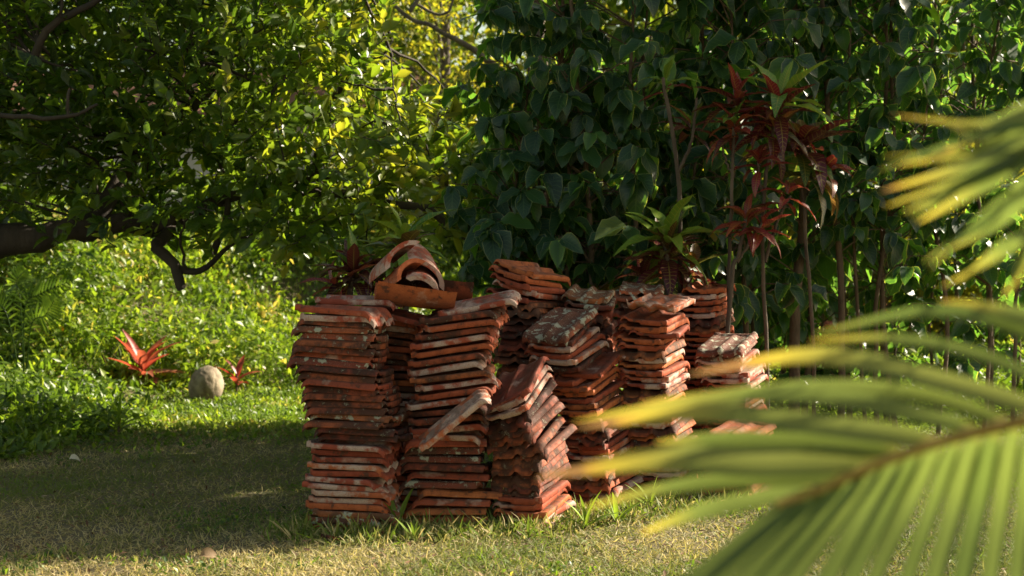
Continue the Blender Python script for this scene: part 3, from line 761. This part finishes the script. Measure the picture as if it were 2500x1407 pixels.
# undergrowth on the bank
def undergrowth(name, n, fx, Lr, zr, mat, tm=OV2, bri=.5):
    x, y = fx(n)
    hm = np.ones(n)[:len(x)]
    for ex, ey, er in ((-3.08, 14.1, .36), (-3.78, 14.3, .42), (-3.0, 13.6, .3), (-2.88, 14.7, .22)):
        hm[((x - ex) ** 2 + ((y - ey) * .6) ** 2) < er ** 2] = .16
    if zr > .42:
        k = (snoise(x, y, 1.25, 51) + .3 * snoise(x, y, 4, 52) > -.35) | (rng.random(len(x)) < .25) | (hm < 1); x, y, hm = x[k], y[k], hm[k]
    z = gz(x, y); n = len(x)
    p = snoise(x, y, .8, 9); h = np.clip(.5 + .7 * p, .1, 1.4) * hm
    P0 = np.stack([x, y, z + rng.random(n) ** .6 * zr * h], 1)
    T = nrm(rdir(n) + [0, -.25, .35]); N = nrm(rdir(n) * .7 + [0, -.25, .9])
    L = rng.uniform(*Lr, n)
    g = Geo(); leaves(g, P0, T, N, L, L * rng.uniform(.3, .55, n), bend=rng.uniform(0, 1, n), fold=.15, rnd=np.clip(bri + .26 * snoise(x, y, 1.7, 21) + rng.normal(0, .18, n), 0, 1), tm=tm)
    o = g.build(name, mat); o['kind'] = 'stuff'; return o
def bankxy(n):
    y = rng.uniform(14.4, 22.5, n); x = rng.uniform(-8.5, 1.2, n); k = (x > -.42 * y - .5) & (y > 15.6 - 2.6 * sstep(-2.2, -5.0, x) + rng.normal(0, .3, n))
    return x[k], y[k]
n = 16000
x, y = bankxy(n); n = len(x); T = nrm(np.stack([rng.normal(0, .35, n), rng.normal(0, .35, n), np.ones(n)], 1)); L = rng.uniform(.15, .55, n) * np.clip(.7 + .6 * snoise(x, y, 1.1, 41), .25, 1.4)
g = Geo(); leaves(g, np.stack([x, y, gz(x, y)], 1), T, rdir(n) + [0, -.3, 0], L, rng.uniform(.006, .016, n), bend=rng.uniform(.2, 1.6, n), fold=.1, rnd=np.clip(rng.normal(.6, .2, n), 0, 1), tm=BL3)
o = g.build('bank_grass', M_WEED); o['kind'] = 'stuff'
undergrowth('bank_undergrowth', 150000, bankxy, (.04, .14), .8, M_WEED, bri=.6)
def leftxy(n):
    y = rng.uniform(9.3, 15.5, n); x = rng.uniform(-6, -1.5, n)
    edge = np.interp(y, [9.3, 10.2, 11.5, 13, 15.5], [-3.5, -3.2, -3.05, -3.6, -4.9])
    k = (x < edge + rng.normal(0, .12, n)) & (x > -.36 * y - .5); return x[k], y[k]
undergrowth('left_undergrowth', 40000, leftxy, (.05, .12), .5, M_WEED, bri=.45)
def groundcover(n):
    y = rng.uniform(9.6, 15.6, n); x = rng.uniform(-5.2, -.5, n); k = (x > -.36 * y - .4) & (rng.random(n) < sstep(9.9, 12.0, y + .5 * snoise(x, y, .6, 4) - .35 * (x + 2.5))); return x[k], y[k]
undergrowth('ground_cover', 36000, groundcover, (.025, .07), .07, M_WEED, bri=.55)
def backxy(n):
    y = rng.uniform(12.5, 21, n); x = rng.uniform(-.5, 8.5, n); k = (x < .4 * y + .6); return x[k], y[k]
undergrowth('shade_undergrowth', 36000, backxy, (.06, .13), .4, M_WEED, bri=.5)
# small broad-leaved weeds in patches of the lawn
n = 60000
x, y = visible_xy(n, 5.4, 11.5, 1.2); k = snoise(x, y, 1.3, 33) + .35 * snoise(x, y, 4, 34) + rng.normal(0, .2, n) > .75; x, y = x[k], y[k]; n = len(x)
L = rng.uniform(.015, .04, n)
g = Geo(); leaves(g, np.stack([x, y, gz(x, y) + rng.uniform(.004, .025, n)], 1), nrm(rdir(n) + [0, 0, .3]), rdir(n) * .5 + [0, -.2, 1], L, L * rng.uniform(.25, .6, n), bend=rng.uniform(0, 1, n), fold=.15, rnd=np.clip(rng.normal(.42, .2, n), 0, 1), tm=OV2)
o = g.build('lawn_weeds', M_WEED); o['kind'] = 'stuff'
# litter
n = 3600
x, y = visible_xy(n, 5.4, 12, 1.2); z = gz(x, y) + rng.uniform(.008, .03, n)
T = rdir(n); T[:, 2] *= .25
g = Geo(); L = rng.uniform(.012, .045, n); leaves(g, np.stack([x, y, z], 1), T, rdir(n) * .4 + [0, 0, 1], L, L * .4, bend=rng.uniform(-.8, .8, n), fold=.2, rnd=rng.random(n) * .9, tm=OV2)
o = g.build('leaf_litter', M_LITTER); o['kind'] = 'stuff'
# orange flowers in the undergrowth
for i, (fx_, fy_, D, lab) in enumerate([(1395 / 4 + 185, 605, 0, ''), ]): pass
FL = [(610, 634, 20.5, 'small orange flower highest on the bank, near its right edge'), (635, 668, 20, 'small orange flower on the bank just below the topmost one'), (542, 686, 19.2, 'orange flower in the middle of the bank below the hanging branch'), (582, 690, 19.4, 'orange flower right of the hanging branch stub'),
      (328, 733, 18.5, 'orange flower on the left part of the bank'), (640, 760, 18.2, 'low orange flower on the bank beside the leftmost stack'), (150, 838, 14.6, 'orange flower among the weeds at the left edge')]
for fx_, fy_, D, lab in FL:
    c = P(fx_, fy_, D); gzz = float(gz(c[0], c[1])); c[2] = max(c[2], gzz + .3)
    t = thing('flower', lab, 'flower', (c[0], c[1], gzz), 'orange flowers on the bank')
    g = Geo(); a = np.linspace(0, 6.28, 8, endpoint=False)
    T = np.stack([np.cos(a), -.45 + 0 * a, np.sin(a)], 1)
    leaves(g, np.repeat(c[None], 8, 0), T, np.tile([0, -1., .3], (8, 1)), .035, .022, bend=.2, fold=.1, tm=OV2); g.build('petals', M_FLOWER, t)
    g = Geo(); g.add(*tube(np.array([[c[0], c[1], gzz], c]), [.004, .003], 5)); g.build('stem', M_WEED, t)

# ------------------------------------------------------------------ single plants and objects left of the pile
def strap_plant(name, label, cat, px, py, D, n, L, wid, mat, spread, rnd, stem=.06, group=None):
    b = P(px, py, D); b[2] = float(gz(b[0], b[1]))
    t = thing(name, label, cat, b, group)
    g = Geo(); g.add(*tube(np.array([b - [0, 0, .03], b + [0, 0, stem * .5], b + [0, 0, stem]]), [.012, .011, .009], 7)); g.build('stem', M_STEM, t)
    g = Geo(); i = np.arange(n); f = (i + .5) / n; az = i * 2.39996 + rng.uniform(0, 6); el = np.radians(spread[0] + (spread[1] - spread[0]) * f + rng.normal(0, 9, n)); az = az + rng.normal(0, .3, n)
    T = np.stack([np.cos(az) * np.sin(el), np.sin(az) * np.sin(el) * .8, np.cos(el)], 1)
    N = np.stack([-np.cos(az) * np.cos(el), -np.sin(az) * np.cos(el), np.sin(el)], 1) + [0, -.3, 0]
    LL = L * rng.uniform(.75, 1.15, n)
    leaves(g, np.repeat((b + [0, 0, stem])[None], n, 0) - np.stack([0 * f, 0 * f, f * stem * .6], 1), T, N, LL, LL * wid, bend=rng.uniform(.2, .9, n), fold=.25, rnd=np.clip(rng.normal(rnd, .2, n), 0, 1), tm=LAN, wave=.05)
    g.build('foliage', mat, t); return t
strap_plant('ti_plant', 'large scarlet ti plant growing on the sunlit grass', 'ti plant', 350, 950, 14.6, 20, .46, .2, M_TI, (18, 100), .7, .16)
strap_plant('ti_plant', 'small faded red ti plant half hidden in weeds behind the stone', 'ti plant', 578, 925, 14.9, 8, .30, .21, M_TI, (15, 75), .35, .2)
strap_plant('lily_plant', 'upright green strap-leaved plant standing at the lawn edge on the left', 'plant', 290, 1085, 11.0, 10, .27, .12, M_WEED, (8, 60), .7, .08)
for i, (px, py, D, n, L, lab, rn) in enumerate([
    (1430, 1275, 6.95, 7, .22, 'tall bright grass clump left of another, in front of the leaning stack', .95), (1505, 1262, 7.1, 7, .2, 'bright grass clump right of the taller one, below the leaning stack', .95),
    (742, 1298, 6.8, 5, .12, 'pale grass tuft at the left foot of the leftmost stack', .5), (1222, 1240, 7.15, 9, .2, 'dark green grass clump in the gap left of the slumped stack', .7),
    (970, 1290, 6.95, 5, .24, 'thin tall grass tuft between the two leftmost stacks', .75), (1290, 1318, 6.65, 4, .11, 'small green weed on the lawn before the slumped stack', .85),
    (1590, 1215, 7.5, 8, .2, 'shaded grass clump between the leaning stack and the tall one', .8), (1010, 1325, 6.65, 6, .1, 'low broad-leaved weed at the foot of the second stack', .8)]):
    strap_plant('grass_clump', lab, 'grass clump', px, py, D, n, L, .11, M_GRASS, (6, 55), rn, .02, 'grass clumps along the pile')

# stone ball
c = P(503, 944, 14.3); bm_r = .185
c[2] = float(gz(c[0], c[1])) + .135
import bmesh
bm = bmesh.new(); bmesh.ops.create_icosphere(bm, subdivisions=5, radius=bm_r)
from mathutils import noise as mn
for v in bm.verts:
    d = v.co.normalized()
    v.co = Vector((d.x * bm_r * .93, d.y * bm_r * .95, d.z * bm_r * 1.13)) * (1 + .035 * mn.noise(d * 2.2) + .018 * mn.noise(d * 7) + .006 * mn.noise(d * 22) - .03 * max(0, .05 - abs(d.x - .35 + .2 * d.z)) * 20 * (d.z > .1))
me = bpy.data.meshes.new('stone_ball'); bm.to_mesh(me); bm.free()
for p in me.polygons: p.use_smooth = True
me.materials.append(M_STONE)
o = bpy.data.objects.new('stone_ball', me); COL.objects.link(o); o.location = [float(q) for q in c]; o.rotation_euler = (.1, .25, .4)
tag(o, 'round weathered stone ball lying on the sunlit grass', 'stone')
# pale rock under the hedge
bm = bmesh.new(); bmesh.ops.create_icosphere(bm, subdivisions=4, radius=1)
for v in bm.verts:
    d = v.co.normalized(); v.co = Vector((d.x * .17, d.y * .12, d.z * .09)) * (1 + .15 * mn.noise(d * 2 + Vector((5, 1, 2))) + .05 * mn.noise(d * 6))
me = bpy.data.meshes.new('rock'); bm.to_mesh(me); bm.free(); me.materials.append(M_WHITESTONE)
for p in me.polygons: p.use_smooth = True
o = bpy.data.objects.new('rock', me); COL.objects.link(o); c = P(1990, 945, 14.8); o.location = (float(c[0]), float(c[1]), float(gz(c[0], c[1])) + .05)
tag(o, 'pale rock on the grass under the hedge, right of the thicker trunk', 'rock')

# fern with comb-like fronds at the left
b = P(60, 860, 13.2); b[2] = float(gz(b[0], b[1]))
t = thing('fern', 'fern with long comb-like fronds at the left edge of the bank', 'fern', b)
for pts in ([b, P(75, 800, 13), P(110, 770, 12.9), P(135, 730, 12.8)], [b, P(60, 760, 13), P(95, 720, 13), P(165, 690, 12.9)], [b, P(20, 780, 13), P(-10, 740, 13), P(-30, 730, 12.9)], [b, P(50, 740, 13.1), P(40, 690, 13.2), P(60, 660, 13.2)]):
    c = curve(pts, 24); g = Geo(); g.add(*tube(c, np.linspace(.007, .002, len(c)), 5))
    tg = nrm(np.gradient(c, axis=0)); sd_ = nrm(np.cross(tg, [0, -1, .2]))
    k = len(c) - 6; ln = .17 * np.sin(np.linspace(.5, 3.0, k)) + .02
    for s_ in (-1, 1):
        leaves(g, c[6:], sd_[6:] * s_ + tg[6:] * .6 + [0, 0, -.1], np.tile([0, -1., .5], (k, 1)), ln, .022, bend=.5, fold=.1, rnd=rng.uniform(.1, .6, k), tm=LAN)
    g.build('frond', M_WEED, t)

# fallen leaves one can point to
def fallen(px, py, D, L, mat, label, rz):
    c = P(px, py, D); c[2] = float(gz(c[0], c[1])) + .03
    g = Geo(); leaves(g, [c], [[math.cos(rz), math.sin(rz), .15]], [[-.3, -.8, .8]], L, L * .55, bend=1.2, fold=.5, rnd=[.7], tm=OV4)
    tag(g.build('fallen_leaf', mat), label, 'leaf', 'fallen leaves on the lawn')
fallen(168, 1118, 9.4, .085, M_PALELEAF, 'cream curled fallen leaf in the sunlit patch on the left', .2)
fallen(452, 1362, 6.22, .07, M_LITTER, 'brown curled fallen leaf on the near shadow edge, left one of two', 2.0)
fallen(486, 1366, 6.18, .10, M_LITTER, 'long brown fallen leaf on the near shadow edge, right one of two', .1)
c0 = P(1830, 1195, 7.7); c1 = P(1925, 1165, 7.5); c0[2] = .03; c1[2] = .08
g = Geo(); g.add(*tube(curve([c0, c0 * .5 + c1 * .5 + [0, 0, .02], c1], 6), .004, 5)); tag(g.build('twig', M_STEM), 'thin pale twig sticking up from the grass right of the pile', 'twig')

# ------------------------------------------------------------------ far background
def box(g, c, s):
    c, s = np.array(c, float), np.array(s, float) / 2
    V = [c + s * np.array(k) for k in ((-1, -1, -1), (1, -1, -1), (1, 1, -1), (-1, 1, -1), (-1, -1, 1), (1, -1, 1), (1, 1, 1), (-1, 1, 1))]
    g.add(V, [(0, 3, 2, 1), (4, 5, 6, 7), (0, 1, 5, 4), (1, 2, 6, 5), (2, 3, 7, 6), (3, 0, 4, 7)])
b = thing('house', 'pale plastered house with teal shutters glimpsed behind the spreading tree', 'house', (-7.5, 26.5, 1.2))
g = Geo(); box(g, (-7.5, 28, 2.4), (11, 3, 3.6)); g.build('wall', M_WALL, b, smooth=False)
g = Geo(); V = [(-13.4, 26.0, 4.15), (-1.6, 26.0, 4.15), (-1.6, 28.2, 5.2), (-13.4, 28.2, 5.2), (-13.4, 26.0, 4.25), (-1.6, 26.0, 4.25), (-1.6, 28.2, 5.3), (-13.4, 28.2, 5.3)]
g.add(V, [(0, 3, 2, 1), (4, 5, 6, 7), (0, 1, 5, 4), (1, 2, 6, 5), (2, 3, 7, 6), (3, 0, 4, 7)]); g.build('roof', M_ROOF, b, smooth=False)
for cx in (-5.15, -7.4):
    g = Geo()
    for k in range(2): box(g, (cx + (k - .5) * .62, 26.46, 2.1), (.58, .06, 1.5))
    for k in range(9): box(g, (cx, 26.42, 1.5 + k * .14), (1.1, .03, .05))
    g.build('shutter', M_TEAL, b, smooth=False)
gw = Geo(); box(gw, (6.2, 20.5, .75), (5.5, .18, 1.5)); box(gw, (6.2, 20.5, 1.53), (5.6, .26, .07)); tag(gw.build('garden_wall', M_WALL, smooth=False), 'pale garden wall glimpsed through the right end of the hedge', 'wall')

# far pile of tiles behind the hedge
g = Geo()
for (px, D, n) in ((1955, 17.5, 13), (2020, 17.8, 9), (2130, 17.6, 16)):
    for i in range(n):
        me = TILES['clean'][i % 3]; M = Matrix.Rotation(R(rng.normal(-15, 5)), 4, 'Z') @ Matrix.Rotation(R(rng.normal(0, 3)), 4, 'X')
        c = P(px + rng.normal(0, 2), 700, D); M.translation = Vector((c[0], D, float(gz(c[0], D)) + .03 + i * .06))
        g.add(np.array([M @ v.co for v in me.vertices]), np.array([list(p.vertices) for p in me.polygons]))
o = g.build('distant_tiles', TM['clean'], smooth=False); o['kind'] = 'stuff'; o['label'] = 'further heaps of clay tiles far behind the hedge'; o['category'] = 'roof tiles'

def far_tree(px, D, h, rad, nl, label, L=(.14, .26), rn=.5, name='far_tree', zlo=.3, cat='tree', vz=.075):
    b = np.array([(px - 1250) / FPX * D, D, 0.]); b[2] = float(gz(b[0], D))
    t = thing(name, label, cat, b, 'trees and shrubs far behind')
    g = Geo(); c = curve([b - [0, 0, .1], b + [rng.normal(0, .1), 0, h * .5], b + [rng.normal(0, .3), 0, h * .95]], 8)
    g.add(*tube(c, np.linspace(.14, .04, len(c)), 8))
    nb = 26; cl = []
    for i in range(nb):
        a = rng.uniform(0, 6.28); zz = h * rng.uniform(zlo, 1); rr = rad * math.sqrt(rng.random()) * (1 - .45 * abs(zz / h - .6))
        e = b + [math.cos(a) * rr, math.sin(a) * rr, zz]; s0 = c[min(len(c) - 1, int(len(c) * zz / h * .7))]
        k_ = curve([s0, s0 * .5 + e * .5 + [0, 0, .12], e], 5); g.add(*tube(k_, np.linspace(.035, .008, len(k_)), 5)); cl.append(e)
    g.build('trunk', M_BARK, t)
    cl = np.array(cl); j = rng.integers(0, nb, nl)
    pos = cl[j] + rng.normal(0, 1, (nl, 3)) * [rad * .24, rad * .24, h * vz]
    LL = rng.uniform(*L, nl); g = Geo()
    leaves(g, pos, rdir(nl) + [0, 0, -.2], rdir(nl) * .7 + [0, -.1, .8], LL, LL * .45, bend=.5, fold=.2, rnd=np.clip(rn + rng.normal(0, .2, nl), 0, 1), tm=OV2)
    g.build('crown', M_FAR, t); return t
far_tree(1070, 21.5, 4.3, 1.5, 6500, 'golden-leaved shrub in the sunny gap above the pile', (.08, .14), .8, 'far_shrub', .1, 'shrub')
for i, (px, D, h, rad, nl, rn, lab) in enumerate([
    (1000, 30, 8.0, 3.4, 7000, .5, 'far sunlit tree filling the gap at top centre'), (640, 33, 9.5, 3.6, 5000, .4, 'far tree directly behind the left tree crown'), (120, 31, 9, 3.5, 5000, .4, 'far tree above the pale house at the left'),
    (1380, 27, 8, 3.2, 5000, .45, 'far tree behind the left part of the hedge'), (1720, 24, 7, 2.8, 5000, .55, 'far bright tree behind the middle of the hedge'), (2060, 26, 7.5, 3, 5000, .6, 'far bright tree behind the thicker hedge trunk'),
    (2380, 24, 7, 2.8, 5000, .6, 'far bright tree behind the right end of the hedge'), (2700, 26, 8, 3.2, 5000, .5, 'far tree at the right edge beyond the palm'), (1560, 36, 10, 4, 4000, .4, 'tallest far tree behind the middle of the hedge'), (2250, 36, 10, 4, 4000, .4, 'tall far tree behind the right of the hedge')]):
    far_tree(px, D, h, rad, nl, lab, (.2, .36), rn)
for i, (px, D, h, lab) in enumerate([(1340, 20.5, 2.2, 'low sunlit shrub behind the left part of the hedge'), (1640, 19.5, 2.4, 'sunlit shrub behind the middle of the hedge'), (1900, 20.5, 2.8, 'sunlit shrub behind the tall crotons'), (2180, 19.8, 2.7, 'sunlit shrub behind the right part of the hedge'), (2450, 19.5, 2.9, 'sunlit shrub at the far right behind the hedge')]):
    far_tree(px, D, h, 1.3, 4500, lab, (.1, .2), .8, 'far_shrub', .1, 'shrub')
# bare limb across the gap
bb_ = P(1330, 900, 15.4); bb_[2] = float(gz(bb_[0], bb_[1]))
bt = thing('bare_tree', 'grey leafless tree limb crossing the sunny gap at top centre', 'tree', bb_)
g = Geo()
for pts, r0, r1 in ([[P(900, -60, 15), P(985, 35, 15), P(1060, 68, 15)], .018, .024], [[P(1000, 30, 15), P(1025, -5, 15), P(1040, -60, 15)], .025, .018], [[P(1010, 8, 15.2), P(1060, 34, 15.2), P(1095, 30, 15.2), P(1112, -20, 15.2)], .018, .012], [[P(1060, 68, 15), P(1180, 140, 15.2), P(1330, 260, 15.4)], .024, .05]):
    c = curve(pts, 10, .004); g.add(*tube(c, np.linspace(r0, r1, len(c)), 8))
g.add(*tube(curve([bb_, P(1328, 300, 15.4), P(1290, -300, 15.6)], 10), .07, 9))
g.build('trunk', M_BARK, bt)

# ------------------------------------------------------------------ coconut palm in the right foreground
pb = np.array([1.55, 1.9, 0.])
palm = thing('coconut_palm', 'young coconut palm whose blurred yellowing fronds reach in from the right', 'palm', pb)
gt = Geo(); gt.add(*tube(curve([pb - [0, 0, .1], pb + [.02, 0, .35], pb + [0, 0, .75], pb + [-.02, -.02, 1.05]], 12), np.linspace(.13, .07, 13), 12)); gt.build('trunk', M_BARK, palm)
def frond(rpts, rrad, lf):
    fr = bpy.data.objects.new('frond', None)
    c = curve(rpts, 24) - [0, .013, 0]; g = Geo(); g.add(*tube(c, np.linspace(rrad, rrad * .4, len(c)), 8)); fo = g.build('frond', M_RACHIS, palm); WORLD[fo.name] = pb
    bpy.data.objects.remove(fr)
    for pts, wd, rn, ny in lf:
        q = curve(pts, 16); n_ = len(q); tt = np.linspace(0, 1, n_)
        tg = nrm(np.gradient(q, axis=0)); nn = nrm(np.cross(tg, np.cross(np.tile(ny, (n_, 1)), tg)))
        bb = np.cross(tg, nn); ww = wd * .34 * np.minimum(1, np.minimum(tt * 7 + .35, (1 - tt) ** .75 * 1.9 + .03))
        V = np.stack([q - bb * ww[:, None] + nn * (ww * .35)[:, None], q, q + bb * ww[:, None] + nn * (ww * .35)[:, None]], 1)
        A = np.zeros((n_, 3, 3)); A[:, :, 0] = [-1, 0, 1]; A[:, :, 1] = tt[:, None]; A[:, :, 2] = rn
        F = [(i * 3 + k, i * 3 + k + 1, i * 3 + k + 4, i * 3 + k + 3) for i in range(n_ - 1) for k in range(2)]
        g = Geo(); g.add(V.reshape(-1, 3), F, A.reshape(-1, 3)); g.build('leaflet', M_PALM, fo)
def Lf(pts, wd=.034, rn=None, ny=(.1, -1, .5)):
    return ([P(*p) for p in pts], wd, rng.random() if rn is None else rn, np.array(ny, float))
up_ = [Lf([(2150, 1125, 1.5), (1850, 1135, 1.52), (1600, 1125, 1.55), (1310, 1168, 1.6)], .046, .95), Lf([(2060, 1165, 1.5), (1850, 1175, 1.52), (1650, 1190, 1.55), (1430, 1240, 1.6)], .026, .4),
       Lf([(2290, 1078, 1.47), (2000, 1040, 1.5), (1720, 1010, 1.54), (1410, 1045, 1.62)], .036, .85), Lf([(2390, 1052, 1.45), (2100, 985, 1.5), (1800, 968, 1.55), (1400, 1030, 1.66)], .030, .55),
       Lf([(2470, 1035, 1.44), (2200, 960, 1.5), (1900, 955, 1.56), (1560, 985, 1.64)], .030), Lf([(2560, 1010, 1.43), (2300, 935, 1.48), (2000, 872, 1.54), (1680, 915, 1.62)], .035, 1.),
       Lf([(2640, 990, 1.42), (2420, 880, 1.48), (2200, 830, 1.53), (1975, 832, 1.6)], .022), Lf([(2690, 985, 1.42), (2520, 830, 1.48), (2280, 762, 1.53), (1990, 815, 1.6)], .026),
       Lf([(2760, 960, 1.40), (2600, 820, 1.46), (2450, 765, 1.5), (2290, 735, 1.56)], .034), Lf([(1985, 1195, 1.5), (1830, 1225, 1.52), (1700, 1255, 1.54), (1560, 1305, 1.58)], .028, .5),
       Lf([(2200, 1105, 1.5), (1960, 1085, 1.52), (1750, 1078, 1.55), (1600, 1082, 1.6)], .034, .3)]
dn = []
for i, bx in enumerate(np.arange(1975, 2700, 46)):
    by = np.interp(bx, [1900, 2000, 2130, 2300, 2500, 2700], [1222, 1192, 1132, 1072, 1022, 985]); f = (bx - 1975) / 600
    dx = -430 + 400 * min(1, f); dy = 300 + 260 * min(1, f) + rng.normal(0, 12)
    dn.append(Lf([(bx, by, 1.5 - .06 * f), (bx + dx * .35, by + dy * .38, 1.49), (bx + dx * .75, by + dy * .85, 1.47), (bx + dx * 1.15 - 10, by + dy * 1.55, 1.44)], rng.uniform(.026, .036), rng.uniform(0, .45), (-.45, -1, .15)))
frond([P(2900, 930, 1.38), P(2700, 975, 1.41), P(2500, 1022, 1.44), P(2300, 1072, 1.47), P(2130, 1132, 1.49), P(2000, 1190, 1.5), P(1890, 1228, 1.5)], .008, up_ + dn)
def jit(p): return [q + np.array([.012, .015, .012 * k]) * rng.normal(.6, .5, 3) for k, q in enumerate(p)]
frond([P(3050, 330, 1.5), P(2900, 300, 1.48), P(2720, 330, 1.46), P(2560, 400, 1.45)], .007,
      sum([[q_, (jit(q_[0]), q_[1] * .7, rng.random() * .8, q_[3])] for q_ in [Lf([(2900, 290, 1.48), (2560, 270, 1.5), (2390, 335, 1.54), (2260, 395, 1.6)], .022), Lf([(2860, 300, 1.48), (2560, 300, 1.5), (2400, 370, 1.54), (2190, 405, 1.6)], .026),
       Lf([(2800, 310, 1.47), (2520, 340, 1.5), (2340, 415, 1.54), (2150, 468, 1.6)], .024), Lf([(2760, 330, 1.47), (2520, 370, 1.5), (2380, 430, 1.53), (2160, 505, 1.6)], .020),
       Lf([(2720, 345, 1.47), (2520, 380, 1.5), (2390, 435, 1.53), (2205, 520, 1.58)], .028), Lf([(2680, 360, 1.46), (2500, 400, 1.5), (2400, 455, 1.53), (2240, 545, 1.58)], .028),
       Lf([(2640, 380, 1.46), (2500, 470, 1.5), (2400, 545, 1.53), (2255, 640, 1.58)], .018), Lf([(2620, 400, 1.46), (2510, 490, 1.49), (2420, 560, 1.53), (2290, 620, 1.58)], .015),
       Lf([(2600, 420, 1.46), (2520, 560, 1.49), (2450, 600, 1.53), (2340, 690, 1.58)], .018), Lf([(2580, 440, 1.46), (2540, 540, 1.49), (2490, 660, 1.53), (2450, 740, 1.58)], .016)]], []))

# added unseen tree right of view; its high crown blocks stray sun on the lawn
far_tree(1250 + 6.25 / 11.1 * FPX, 11.2, 6.9, 1.1, 6500, 'added unseen tree beyond the right edge of the view, blocking sun on the lawn', (.12, .22), .4, 'added_shade_tree', .82, vz=.022)
